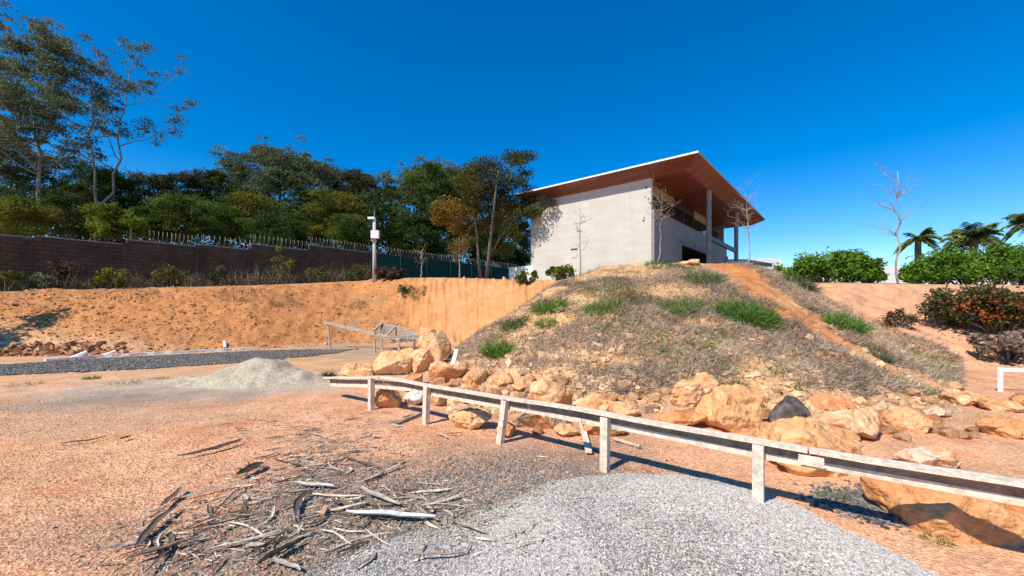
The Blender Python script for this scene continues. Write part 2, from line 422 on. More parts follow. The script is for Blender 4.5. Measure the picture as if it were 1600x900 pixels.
# colour of the soil
py_ = HOR + FOC * (EYE - Z) / GY
def blob(cx, cy, rx, ry, rot=0, soft=0.5, nz=0.5, seed=0):
    c, s = math.cos(R(rot)), math.sin(R(rot))
    dx, dy = GPX - cx, py_ - cy
    a, b = (dx*c + dy*s) / rx, (-dx*s + dy*c) / ry
    d = np.sqrt(a*a + b*b) + nz * fbm(GX*1.6, GY*1.6, seed=seed+40)
    return 1 - sstep(1 - soft, 1 + soft, d)
col = np.empty((NR, NY, 3)); col[:] = (0.74, 0.40, 0.225)
def paint(mask, c, k=1.0):
    global col
    m = np.clip(mask * k, 0, 1)[..., None]
    col = col * (1 - m) + np.array(c) * m
n1 = fbm(GX*0.5, GY*0.5, seed=71); n2 = fbm(GX*2.2, GY*2.2, seed=73)
paint(sstep(-0.1, 0.5, n1), (0.72, 0.385, 0.205), 0.6)
paint(sstep(0.1, 0.5, n2), (0.64, 0.265, 0.115), 0.55)
paint(sstep(8.0, 11.0, GY) * (GPX < 760), (0.62, 0.38, 0.20), 0.8)
paint(bankm, (0.565, 0.24, 0.088))
paint(bankm * sstep(610, 700, GPX), (0.68, 0.325, 0.135), 0.9)
paint(bankm * sstep(-0.1, 0.45, n1 + 0.6*n2) * (1 - sstep(580, 680, GPX)), (0.46, 0.22, 0.095), 0.7)
paint(moundm, (0.66, 0.38, 0.18))
paint(moundm * sstep(0.05, 0.35, n2), (0.60, 0.40, 0.22), 0.7)
paint(rightm, (0.68, 0.355, 0.20))
paint(rightm * sstep(.1, .5, n2 + .4*n1), (0.52, 0.25, 0.125), .6)
paint(blob(1290, 530, 190, 17, 36, 0.7, 0.9, 2), (0.56, 0.215, 0.08), .95)
paint(blob(1160, 425, 50, 14, 20, 0.5, 0.4, 2), (0.56, 0.215, 0.075), 0.9)
plate = (GY > 17) * sstep(0.0, 1.0, (GY - np.interp(GPX, cpx, KY[:, 5])) / 1.2)
paint(plate * (GPX < 1240), (0.30, 0.20, 0.11), 0.85)
paint(plate * (GPX >= 1240), (0.42, 0.29, 0.17), 0.8)
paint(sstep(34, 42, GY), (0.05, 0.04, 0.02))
paint(blob(300, 606, 250, 17, -2, 0.5, 0.5, 4) * (GY < 11.8), (0.50, 0.44, 0.34), 0.75)
paint(blob(190, 625, 210, 15, -3, 0.6, 0.7, 6), (0.33, 0.265, 0.20), 0.85)
paint(blob(120, 660, 200, 22, -3, 0.7, 0.7, 7), (0.50, 0.34, 0.23), 0.5)
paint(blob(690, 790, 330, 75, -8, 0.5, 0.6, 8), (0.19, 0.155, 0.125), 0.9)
paint(blob(420, 870, 330, 70, -12, 0.6, 0.6, 9), (0.29, 0.22, 0.16), 0.85)
paint(blob(110, 850, 130, 40, -12, 0.7, 0.7, 9), (0.36, 0.25, 0.19), 0.55)
paint(blob(820, 730, 120, 28, 0, 0.6, 0.7, 10), (0.25, 0.20, 0.16), 0.7)
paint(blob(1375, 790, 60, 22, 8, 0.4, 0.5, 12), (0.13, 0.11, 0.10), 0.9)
paint(blob(540, 548, 110, 12, 0, 0.6, 0.6, 13) * (GY > 10), (0.36, 0.28, 0.2), 0.6)
paint(blob(1400, 640, 160, 30, 5, 0.7, 0.7, 14), (0.50, 0.33, 0.2), 0.6)
mb = MB()
i = np.arange(NR-1)[:, None] * NY; j = np.arange(NY-1)[None]
F = np.stack([i+j, i+NY+j, i+NY+j+1, i+j+1], -1).reshape(-1, 4)
mb.add(np.stack([GX, GY, Z], -1).reshape(-1, 3), F, col.reshape(-1, 3))
mb.add([(-1500, -1500, -0.06), (1500, -1500, -0.06), (1500, 1500, -0.06), (-1500, 1500, -0.06)], [(0, 1, 2, 3)], (0.62, 0.30, 0.15))
ground = tag(mb.build('ground', M['earth'], smooth=True), 'orange earth yard, cut bank and mound of the building site', 'ground', kind='structure')

def patch(name, label, pts, lift, c1, mat, cat):
    """sheet lying on the ground inside a quad strip given as pixel pairs (far edge, near edge)"""
    m = MB(); V = []; n = len(pts); k = 8
    for q in range(n):
        a, b = gp(*pts[q][0]), gp(*pts[q][1])
        for t in np.linspace(0, 1, k):
            p = a.lerp(b, t); V.append((p.x, p.y, float(tz(p.x, p.y)) + lift))
    F = np.array([(q*k+t, q*k+t+1, (q+1)*k+t+1, (q+1)*k+t) for q in range(n-1) for t in range(k-1)])
    m.add(V, F, c1)
    return tag(m.build(name, mat, smooth=True), label, cat, kind='structure')
xs = np.linspace(-420, 560, 60)
far_y = np.interp(xs, [-420, 0, 150, 400, 480, 560], [606, 571, 561, 548.5, 547, 546]); near_y = np.interp(xs, [-420, 0, 200, 400, 480, 560], [634, 586.5, 577.5, 565, 557, 546.5])
wob = 1.2 * np.sin(xs*0.11) + 0.8 * np.sin(xs*0.31)
patch('gravel_track', 'dark grey gravel track along the foot of the bank', [((x, a), (x, b + w)) for x, a, b, w in zip(xs, far_y, near_y, wob)], 0.022, (0.17, 0.15, 0.13), M['earth'], 'track')
# sand heap
sm = MB(); sx, sy = at(392, 605, 8.9).x, 9.3
nu, nv = 90, 60
U, Vv = np.meshgrid(np.linspace(-2.9, 1.7, nu), np.linspace(-1.1, 1.1, nv), indexing='ij')
d = np.sqrt(np.where(U > 0, U/1.55, U/2.6)**2 + (Vv/0.95)**2) + 0.10*fbm(U*2, Vv*2, seed=5)
h = 0.56 * np.minimum(np.clip(1 - d, 0, 1)**1.1, .80 + .06*fbm(U*3, Vv*3, seed=7))*1.12
h = np.where(U < -0.2, h * (0.35 + 0.65*sstep(-1.5, -0.2, U)), h) + 0.07*fbm(U*5, Vv*5, seed=8)*sstep(0, 0.3, 1-d)
X_, Y_ = sx + U, sy + Vv
i = np.arange(nu-1)[:, None]*nv; j = np.arange(nv-1)[None]
sm.add(np.stack([X_, Y_, tz(X_, Y_) - 0.012 + h*1.0], -1).reshape(-1, 3), np.stack([i+j, i+nv+j, i+nv+j+1, i+j+1], -1).reshape(-1, 4), (0.50, 0.42, 0.305))
tag(sm.build('sand_heap', M['earth'], smooth=True), 'pale beige sand heap on the yard in front of the gravel track', 'sand heap')

# ------------------------------------------------------------------ loose stones
def stones(mb, P, size, colr, rng, flat=0.7):
    n = len(P)
    T = np.array([(x, y, z) for x in (-.5, .5) for y in (-.5, .5) for z in (-.5, .5)])
    V = T[None] * (1 + rng.uniform(-.45, .45, (n, 8, 3)))
    V *= (size[:, None] * rng.uniform(.6, 1.3, (n, 3)))[:, None]
    q = rng.normal(size=(n, 4)); q /= np.linalg.norm(q, axis=1)[:, None]
    w, x, y, z = q.T
    Rm = np.stack([1-2*(y*y+z*z), 2*(x*y-z*w), 2*(x*z+y*w), 2*(x*y+z*w), 1-2*(x*x+z*z), 2*(y*z-x*w), 2*(x*z-y*w), 2*(y*z+x*w), 1-2*(x*x+y*y)], -1).reshape(n, 3, 3)
    V = np.einsum('nij,nkj->nki', Rm, V); V[..., 2] *= flat
    V += P[:, None]
    Fq = np.array([(0,1,3,2),(4,6,7,5),(0,4,5,1),(2,3,7,6),(0,2,6,4),(1,5,7,3)])
    mb.add(V.reshape(-1, 3), (np.arange(n)[:, None, None]*8 + Fq[None]).reshape(-1, 4), np.repeat(colr, 8, 0))

# grey gravel heap in the foreground
HEAP = [(400,960),(470,885),(565,842),(680,803),(800,768),(860,748),(920,740),(1050,739),(1120,746),(1185,766),(1250,792),(1330,828),(1420,870),(1480,905),(1560,965),(1500,1300),(500,1300)]
HP = np.array([((p-800)/FOC*(EYE*FOC/(q-HOR)), EYE*FOC/(q-HOR)) for p, q in HEAP])
def poly_dist(x, y, P):
    ins = np.zeros(x.shape, bool); dm = np.full(x.shape, 1e9)
    for k in range(len(P)):
        a, b = P[k], P[(k+1) % len(P)]
        c = (a[1] > y) != (b[1] > y)
        ins ^= c & (x < (b[0]-a[0]) * (y-a[1]) / (b[1]-a[1] + 1e-12) + a[0])
        t = np.clip(((x-a[0])*(b[0]-a[0]) + (y-a[1])*(b[1]-a[1])) / ((b-a) @ (b-a)), 0, 1)
        dm = np.minimum(dm, np.hypot(x-a[0]-t*(b[0]-a[0]), y-a[1]-t*(b[1]-a[1])))
    return np.where(ins, dm, -dm)
def heap_h(x, y):
    d = poly_dist(x, y, HP) + 0.06*fbm(x*3, y*3, seed=2)
    soft = 0.55 + 0.9*sstep(0.6, -0.6, x)
    return 0.10 * sstep(0, 1, d / soft)**0.8 + 0.02*fbm(x*2.2, y*2.2, seed=4)*sstep(0, .3, d), d
mb = MB(); rng = np.random.default_rng(4)
nu, nv = 150, 110
U, Vv = np.meshgrid(np.linspace(-1.7, 3.6, nu), np.linspace(1.15, 4.4, nv), indexing='ij')
hh, dd = heap_h(U, Vv)
i = np.arange(nu-1)[:, None]*nv; j = np.arange(nv-1)[None]
Fh = np.stack([i+j, i+nv+j, i+nv+j+1, i+j+1], -1).reshape(-1, 4)
keep = (dd.ravel()[Fh] > -0.02).any(1)
mb.add(np.stack([U, Vv, tz(U, Vv) - 0.01 + hh], -1).reshape(-1, 3), Fh[keep], (0.33, 0.31, 0.28))
n = 360000
x, y = rng.uniform(-2.2, 3.7, n), 2.0 + 2.4*rng.uniform(0, 1, n)
hh, dd = heap_h(x, y)
k = (dd > -0.7 * rng.random(n)**5) & (rng.random(n) < 0.12 + 0.88*sstep(-.02, .4, dd + 0.12*(x > 0.3)))
x, y, hh = x[k], y[k], hh[k]
g = rng.uniform(0.36, 0.72, len(x)); g = np.where(rng.random(len(x)) < 0.10 + .30*sstep(.1, .4, fbm(x*1.3, y*1.3, seed=33) + .35*sstep(.3, -.8, x)), g*0.4, g)
mix = np.where(rng.random(len(x)) < 0.06, 1, 0)[:, None]
c = g[:, None] * np.array([1.0, 0.95, 0.87]) * (1-mix) + mix*np.array([0.55, 0.36, 0.24])
stones(mb, np.stack([x, y, tz(x, y) - 0.004 + hh], -1), rng.uniform(0.004, 0.0115, len(x)), c, rng)
tag(mb.build('gravel_heap', M['stone']), 'pale grey crushed stone spread in a low heap in the foreground', 'gravel', kind='stuff')

# grey stone dusting left of the heap, orange grit of the yard, black gravel by the hollow boulder
mb = MB()
n = 44000
x = rng.normal(-0.5, 0.75, n); y = rng.normal(3.15, 0.62, n)
k = (y > 1.6) & (fbm(x*1.8, y*1.8, seed=14) + 0.25 > rng.uniform(-.4, .6, n)); x, y = x[k], y[k]
g = rng.uniform(0.08, 0.46, len(x))[:, None]
c = np.where(rng.random((len(x), 1)) < 0.88, g*np.array([1, .88, .74]), np.array([[.6, .36, .22]])*rng.uniform(.6, 1.1, (len(x), 1)))
stones(mb, np.stack([x, y, tz(x, y) + 0.002], -1), rng.uniform(0.006, 0.017, len(x)), c, rng)
n = 2600
x, y = rng.normal(2.95, .16, n), rng.normal(3.35, .14, n)
stones(mb, np.stack([x, y, tz(x, y) + 0.003], -1), rng.uniform(0.01, 0.03, n), rng.uniform(.05, .3, (n, 1))*np.array([1, .93, .86]), rng)
n = 52000
r_ = rng.uniform(-1.4, 1.35, n); y = 1.7 + 5.6*rng.random(n)**1.25; x = r_*y
k = (heap_h(x, y)[1] < 0.02) & (fbm(x*0.9, y*0.9, seed=15) > -0.28 + 0.3*(x > 0.6)); x, y = x[k], y[k]
c = np.array([[.76, .415, .24]]) * rng.uniform(.6, 1.15, (len(x), 1)) * rng.uniform(.9, 1.1, (len(x), 3))
stones(mb, np.stack([x, y, tz(x, y) + 0.001], -1), rng.uniform(0.005, 0.015, len(x)), c, rng)
n = 9000                                                       # gravel of the track
px_ = rng.uniform(-60, 500, n); t = rng.random(n)
yy_ = np.interp(px_, xs, far_y)*(1-t) + np.interp(px_, xs, near_y + 1)*t
Yt = EYE*FOC/(yy_ - HOR); xt = (px_-800)/FOC*Yt
stones(mb, np.stack([xt, Yt, tz(xt, Yt) + 0.022], -1), rng.uniform(.018, .045, n), rng.uniform(.09, .30, (n, 1))*np.array([1, .91, .80]), rng)
tag(mb.build('pebbles', M['stone']), 'loose orange and grey pebbles scattered over the yard', 'pebbles', kind='stuff')

# rubble on the mound and bank: too many to count
mb = MB()
n = 9000
px_ = rng.uniform(700, 1500, n); yv = 6.4 + 8*rng.random(n)**2.2; x = (px_-800)/FOC*yv
k = (tz(x, yv) < np.where(px_ < 900, 2.0, 1.2) + 0.4*rng.random(n)) & (rng.random(n) < np.where(px_ > 1000, .4, 1)); x, yv = x[k], yv[k]
c = np.array([[.72, .47, .27]]) * rng.uniform(.5, 1.15, (len(x), 1)) * rng.uniform(.92, 1.08, (len(x), 3))
stones(mb, np.stack([x, yv, tz(x, yv) + 0.005], -1), np.clip(rng.lognormal(-3.1, .55, len(x)), .02, .16), c, rng, .8)
n = 5000                                                       # clods on the cut bank
px_ = rng.uniform(-100, 660, n) - 40*rng.random(n); ye = np.interp(px_, cpx, KY[:, 4]); yf = np.interp(px_, cpx, KY[:, 5]); yv = ye - .6 + (yf-ye+.6)*rng.random(n); x = (px_-800)/FOC*yv
c = np.array([[.58, .30, .135]]) * rng.uniform(.5, 1.15, (n, 1))
stones(mb, np.stack([x, yv, tz(x, yv) + 0.005], -1), np.clip(rng.lognormal(-3.3, .5, n), .02, .13), c, rng, .8)
n = 130                                                        # dark red clods at the left foot
px_ = rng.uniform(-80, 195, n); yv = np.interp(px_, cpx, KY[:, 4]) + rng.uniform(-.35, .5, n); x = (px_-800)/FOC*yv
stones(mb, np.stack([x, yv, tz(x, yv) + 0.05], -1), rng.uniform(.06, .2, n), np.array([[.44, .195, .09]])*rng.uniform(.5, 1.2, (n, 1)), rng, .8)
tag(mb.build('rubble', M['stone']), 'small orange stones and clods over the mound foot and bank', 'rubble', kind='stuff')

# ------------------------------------------------------------------ boulders
def ico(sub):
    b = bmesh.new(); bmesh.ops.create_icosphere(b, subdivisions=sub, radius=1)
    V = np.array([v.co[:] for v in b.verts]); F = np.array([[v.index for v in f.verts] for f in b.faces]); b.free()
    return V, F
ICO = {k: ico(k) for k in (3, 4, 5)}
def rock_shape(seed, sub=4, planes=16, low=.46, rough=.10, asp=(1, 1, 1)):
    rg = np.random.default_rng(seed); V, F = ICO[sub]; V = V.copy()
    V *= 1.12
    for k in range(planes):
        nn = rg.normal(size=3); nn /= np.linalg.norm(nn); hh = rg.uniform(low, .92)
        e = V @ nn - hh
        V -= nn[None] * (np.maximum(e, 0) * .97)[:, None]
    V[:, 2] = np.maximum(V[:, 2], -.62)
    lo, hi = V.min(0), V.max(0)
    V = (V - (lo + hi)/2) / (hi - lo)
    a = np.array(asp)
    N = V / a; N /= np.linalg.norm(N, axis=1)[:, None]
    V = V * a                                   # true proportions first, so that the grain is not squashed
    q = V + seed*1.37
    V += N * (rough*.6*fbm(q[:, 0]*3.2, q[:, 1]*3.2, q[:, 2]*3.2, seed=seed, octv=5) + .028*fbm(q[:, 0]*11, q[:, 1]*11, q[:, 2]*11, seed=seed+5, octv=4)
              - .045*np.clip(1 - 7*np.abs(fbm(q[:, 0]*2.4, q[:, 1]*2.4, q[:, 2]*2.4, seed=seed+3, octv=3)), 0, 1))[:, None]
    V[:, 2] += a[2]*.5
    return V, F
def rock_colour(V, seed, tint, tint2):
    t = sstep(-.15, .25, fbm(V[:, 0]*3+seed, V[:, 1]*3, V[:, 2]*3, seed=seed+9))[:, None]
    up = np.abs(fbm(V[:, 0]*7, V[:, 1]*7, V[:, 2]*12+seed, seed=seed+12))[:, None]
    return (np.array(tint)*(1-t) + np.array(tint2)*t) * (1.06 - .5*up)
CREAM, ORANGE, YEL, DARKR, RED, WHITE, GREYR = (1.18, 1.22, 1.25), (1.02, .88, .74), (1.18, 1.12, .95), (.16, .22, .36), (1.0, .68, .5), (1.15, 1.45, 2.0), (.85, 1.0, 1.2)
# px, base y, width, height (pixels of the photograph), depth ratio, seed, tint a, tint b, label
BIG = [
 (679, 582, 52, 62, .9, 1, CREAM, ORANGE, 'tall upright boulder with pale top, highest of the boulder pile left of the mound'),
 (617, 592, 70, 42, .8, 2, CREAM, YEL, 'wide cream boulder in the pile, just above the tilted end of the rail'),
 (563, 590, 52, 20, .8, 3, CREAM, ORANGE, 'low flat boulder at the left end of the boulder pile'),
 (662, 586, 44, 36, .8, 4, ORANGE, CREAM, 'blocky orange boulder leaning under the tall upright boulder'),
 (646, 607, 28, 20, .8, 41, ORANGE, RED, 'small brown block boulder behind the second fence post'),
 (700, 603, 58, 34, .7, 5, ORANGE, CREAM, 'orange slab boulder at the left foot of the mound beside a leaning stake'),
 (740, 612, 44, 36, .8, 6, ORANGE, CREAM, 'rounded orange boulder between the slab boulder and the rubble'),
 (606, 643, 42, 40, .9, 7, ORANGE, RED, 'squarish orange boulder standing right beside the first fence post'),
 (686, 639, 34, 26, .8, 9, ORANGE, CREAM, 'small boxy boulder behind the rail right of the second post'),
 (735, 677, 68, 36, .7, 10, YEL, CREAM, 'pale yellow flat boulder in front of the rail left of the leaning post'),
 (787, 688, 34, 26, .8, 11, ORANGE, RED, 'small orange boulder at the foot of the leaning post'),
 (862, 652, 66, 54, .8, 12, ORANGE, CREAM, 'pointed orange boulder above the rail between third and fourth posts'),
 (846, 676, 92, 42, .6, 13, ORANGE, GREYR, 'broad rough boulder below the rail between third and fourth posts'),
 (885, 686, 36, 21, .9, 14, YEL, YEL, 'small bright yellow stone beside a grey stake under the rail'),
 (935, 652, 66, 34, .8, 15, ORANGE, CREAM, 'flat topped orange boulder above the rail at the fourth post'),
 (945, 686, 72, 34, .7, 16, ORANGE, RED, 'brown boulder behind the lower part of the fourth post'),
 (976, 656, 44, 26, .8, 42, ORANGE, CREAM, 'rounded orange boulder just right of the fourth post above the rail'),
 (1072, 642, 58, 44, .8, 17, CREAM, YEL, 'cracked cream boulder at the left of the cluster on the mound foot'),
 (1104, 616, 36, 30, .8, 18, CREAM, ORANGE, 'angular cream boulder on top of the cluster on the mound foot'),
 (1141, 684, 106, 72, .75, 19, YEL, ORANGE, 'large yellow and orange boulder in the middle of the mound foot'),
 (1062, 673, 80, 30, .7, 20, ORANGE, RED, 'long low orange boulder left of the large yellow one'),
 (1300, 648, 66, 26, .7, 22, RED, ORANGE, 'reddish slab boulder behind the charred stump'),
 (1318, 696, 106, 56, .8, 23, CREAM, ORANGE, 'large smooth peach boulder behind the rail right of the stump'),
 (1272, 758, 146, 96, .75, 24, YEL, ORANGE, 'huge striped yellow boulder crossed by the rail right of the fifth post'),
 (1418, 682, 66, 42, .8, 25, ORANGE, CREAM, 'tilted orange slab boulder among weeds right of the smooth peach boulder'),
 (1574, 692, 76, 38, .8, 26, ORANGE, RED, 'flat reddish boulder at the right edge of the photo behind the rail'),
 (1452, 740, 74, 40, .7, 27, WHITE, ORANGE, 'boulder with chalky white top behind the rail left of the hollow boulder'),
 (1503, 637, 56, 22, .8, 28, ORANGE, CREAM, 'low orange boulder on the earth below the pink cut slope'),
 (1560, 648, 54, 24, .8, 29, CREAM, ORANGE, 'rounded peach boulder near the white gate post'),
 (1405, 655, 40, 20, .8, 30, ORANGE, CREAM, 'small orange boulder half buried above the tilted slab'),
 (1468, 655, 34, 16, .8, 31, WHITE, GREYR, 'grey white stone lying among orange stones below the slope'),
 (1076, 416, 34, 12, .8, 32, CREAM, CREAM, 'pale rounded boulder on top of the mound in front of the garage opening'),
 (1187, 420, 17, 14, .8, 33, ORANGE, CREAM, 'orange block standing at the right end of the mound top'),
 (745, 600, 30, 22, .8, 34, ORANGE, CREAM, 'small orange boulder halfway up the left rubble of the mound'),
 (820, 618, 42, 24, .8, 35, CREAM, ORANGE, 'cream boulder in the rubble left of the pointed boulder'),
 (785, 608, 34, 22, .8, 36, ORANGE, CREAM, 'orange rubble boulder above the leaning post'),
 (1215, 640, 32, 18, .8, 37, CREAM, ORANGE, 'cream boulder behind and left of the charred stump'),
 (1600, 640, 30, 20, .8, 38, YEL, ORANGE, 'yellow boulder cut by the right edge of the photo'),
]
for (bx, by, w, h, dr, sd, ta, tb, lab) in BIG:
    p = gp(bx, by - h*.12)
    W = w * p.y / FOC; Hh = max(h - .45*w*dr*EYE/p.y, .45*h) * (p.y + W*dr*.36) / FOC * 1.06
    V, F = rock_shape(sd, 5 if w > 40 else 4, asp=(1.06, dr, Hh*1.08/W))
    c = rock_colour(V, sd, ta, tb)
    dz = np.random.default_rng(sd).uniform(-.25, .25)
    ang = dz
    Vr = V * W
    Vr = Vr @ np.array([[math.cos(ang), math.sin(ang), 0], [-math.sin(ang), math.cos(ang), 0], [0, 0, 1]])
    m = MB().add(Vr, F, c)
    o = m.build('boulder', M['rock'], smooth=True)
    y_c = p.y + W*dr*.36
    o.location = ((bx-800)/FOC*y_c, y_c, p.z - Hh*.10)
    tag(o, lab, 'boulder', 'boulders along the mound foot')
# hollow boulder at the right edge
V, F = rock_shape(83, 5, 9, .60, .16, (1, .74, .40))
c = rock_colour(V, 83, ORANGE, RED)
o = MB().add(V*1.14, F, c).build('boulder', M['rock'], smooth=True)
o.location = (3.42, 3.13, -.07); o.rotation_euler = (0, 0, -.35)
tag(o, 'huge orange boulder under the rail in the right foreground, crossed by its shadow', 'boulder', 'boulders along the mound foot')
# charred stump-like rock
V, F = rock_shape(21, 4, 16, .45, .2, (1, .8, .62)); p = gp(1248, 662)
o = MB().add(V*.62, F, rock_colour(V, 21, DARKR, (.28, .42, .75))).build('charred_stump', M['rock'], smooth=True)
o.location = p + Vector((0, .15, -.03)); o.rotation_euler = (0, R(-12), .2)
tag(o, 'dark grey charred stump lying among the orange boulders', 'stump')
# white plastic-wrapped block by the first posts
V, F = rock_shape(8, 4, 10, .55, .25, (1, .8, .62)); p = gp(645, 636)
o = MB().add(V*.42, F, (1.25, 1.75, 3.0)).build('crumpled_sheet', M['rock'], smooth=True)
o.location = p + Vector((0, .2, -.02)); tag(o, 'crumpled white sheet heap on the ground between the first and second posts', 'sheet')
# smaller rocks, shared shapes
small = []
for k in range(10):
    V, F = rock_shape(200+k, 3, 14, .46, .12)
    o = MB().add(V, F, rock_colour(V, 200+k, ORANGE if k % 2 else CREAM, CREAM if k % 3 else RED)).build('rock', M['rock'], smooth=True)
    small.append(o)
rng2 = random.Random(8); used = set()
spots = []
for k in range(75):
    px_ = rng2.uniform(735, 1240); spots.append((px_, rng2.gauss(622 + (px_-735)*.03, 14), 'fist sized orange rock in the rubble at the front foot of the mound', 'small rocks at the mound foot'))
for k in range(32):
    spots.append((rng2.uniform(1300, 1600), rng2.uniform(608, 690), 'small orange rock strewn on the earth below the right slope', 'small rocks below the right slope'))
for k in range(20):
    spots.append((rng2.uniform(590, 740), rng2.uniform(580, 640), 'small orange rock lying around the boulder pile behind the rail', 'small rocks by the boulder pile'))
for q, (px_, py2, lab, grp) in enumerate(spots):
    p = gp(px_, py2); s = rng2.uniform(9, 24) * p.y / FOC
    src = small[q % 10]
    o = src if q < 10 else src.copy()
    if q >= 10: sc.collection.objects.link(o)
    o.location = (p.x, p.y, p.z - s*.12); o.scale = (s*1.1, s, s*.72); o.rotation_euler = (0, 0, rng2.uniform(0, 6.28))
    tag(o, lab, 'rock', grp)

# ------------------------------------------------------------------ dry grass and green tufts on the mound
def blades(mb, P, D, L, W, C, rng, bend=.4):
    """two-segment bent blades"""
    n = len(P); s = np.cross(D, rng.normal(size=(n, 3))); s /= np.linalg.norm(s, axis=1)[:, None] + 1e-9
    w = (W/2)[:, None]
    mid = P + D*(L*.55)[:, None]
    D2 = D + np.array([0, 0, -1.0])*bend*rng.uniform(.3, 1.4, (n, 1)) + .3*rng.normal(size=(n, 3)); D2 /= np.linalg.norm(D2, axis=1)[:, None]
    tip = mid + D2*(L*.5)[:, None]
    V = np.stack([P - s*w, P + s*w, mid + s*w*.8, mid - s*w*.8, tip], 1)
    b = np.arange(n)[:, None]*5
    mb.add(V.reshape(-1, 3), b + np.array([[0, 1, 2, 3]]), np.repeat(C, 5, 0))
    base = mb.n - n*5
    T = (b + np.array([[3, 2, 4]])) + base
    mb.L.append(T.ravel()); mb.S.append(np.full(n, 3))
mb = MB(); rng = np.random.default_rng(12)
n = 330000
px_ = rng.uniform(690, 1500, n); yv = 7.2 + 11*rng.random(n)**1.0; x = (px_-800)/FOC*yv; z = tz(x, yv)
pyv = HOR + FOC*(EYE - z)/yv
kc = np.interp(px_, cpx, KY[:, 2]); kt = np.interp(px_, cpx, KY[:, 0])
cov = fbm(x*.55, yv*.55, seed=91, octv=4) + .5*fbm(x*2.5, yv*2.5, seed=92, octv=3)
fl = (yv-kt)/(kc-kt); lower = np.where(px_ > 1000, sstep(.02, .13, fl), sstep(.08, .30, fl))
track = np.abs((pyv - np.interp(px_, [1100, 1180, 1300, 1400, 1480], [408, 440, 530, 580, 610]))) / np.interp(px_, [1100, 1200, 1300, 1480], [13, 16, 13, 13])
leftbare = ((px_ < 800) & (pyv > 560))
k = (yv < kc + 2.2) & (1.35*cov + .72*lower - .20 > rng.uniform(-.1, .55, n)) & (track + .6*fbm(x*1.1, yv*1.1, seed=97) > .72 + .4*rng.random(n)) & ~(leftbare & (rng.random(n) < .8)) & (px_ > 700 + 8*rng.random(n))
# bare earth windows
for (cx, cy, rx, ry) in [(905, 430, 45, 12), (985, 425, 60, 12), (905, 470, 40, 10), (850, 500, 45, 22), (1050, 455, 60, 14), (900, 555, 50, 10), (960, 565, 45, 10), (1090, 505, 30, 8), (800, 545, 35, 25), (1180, 575, 35, 10), (1350, 490, 30, 10)]:
    e = ((px_-cx)/rx)**2 + ((pyv-cy)/ry)**2
    k &= ~((e < 1 + .5*rng.normal(size=n)) & (rng.random(n) < .88))
x, yv, z = x[k], yv[k], z[k]; n = len(x)
D = rng.normal(size=(n, 3))*np.array([.9, .9, .45]) + np.array([0, -.25, .45]); D /= np.linalg.norm(D, axis=1)[:, None]
grn = (fbm(x*.9, yv*.9, seed=98) + .3*fbm(x*4, yv*4, seed=99) > .19) & (rng.random(n) < .5)
tone = rng.uniform(.45, 1.2, (n, 1)) * (1 + .75*fbm(x*.9, yv*.9, seed=95))[:, None]
C = np.where(rng.random((n, 1)) < .8, np.array([[.54, .42, .31]]), np.array([[.64, .48, .30]]))
C = np.where(grn[:, None], np.array([[.24, .25, .07]]), C) * tone
blades(mb, np.stack([x, yv, z - .01], -1), D, rng.uniform(.09, .27, n), rng.uniform(.008, .018, n), C, rng)
tag(mb.build('dry_grass', M['grass']), 'matted grey brown dry grass covering the mound', 'dry grass', kind='stuff')

def tuft(px_, py2, w, h, nb, colr, lab, name='grass_tuft', cat='grass tuft', grp='green grass tufts on the mound', seed=0, ymin=1.2, spread=.5):
    p = gp(px_, py2, ymin=ymin); rg = np.random.default_rng(seed + int(px_)); nb = int(nb*1.7)
    W, Hh = w*p.y/FOC, h*p.y/FOC
    a = rg.uniform(0, 6.28, nb); r = np.sqrt(rg.random(nb))*W*spread
    P = np.stack([r*np.cos(a), r*np.sin(a)*.8, 0*r], -1)
    P[:, 2] = tz(P[:, 0] + p.x, P[:, 1] + p.y) - p.z - .01
    D = np.stack([np.cos(a)*.55, np.sin(a)*.55, np.full(nb, .8)], -1) + .5*rg.normal(size=(nb, 3)); D /= np.linalg.norm(D, axis=1)[:, None]
    C = np.array(colr) * rg.uniform(.5, 1.5, (nb, 1)) * rg.uniform(.9, 1.1, (nb, 3))
    m = MB(); blades(m, P, D, Hh*.85*rg.uniform(.4, 1.25, nb), np.clip(Hh*rg.uniform(.025, .05, nb), .006, .03), C, rg, .5)
    o = m.build(name, M['grass']); o.location = p
    return tag(o, lab, cat, grp)
GR = (.15, .25, .045)
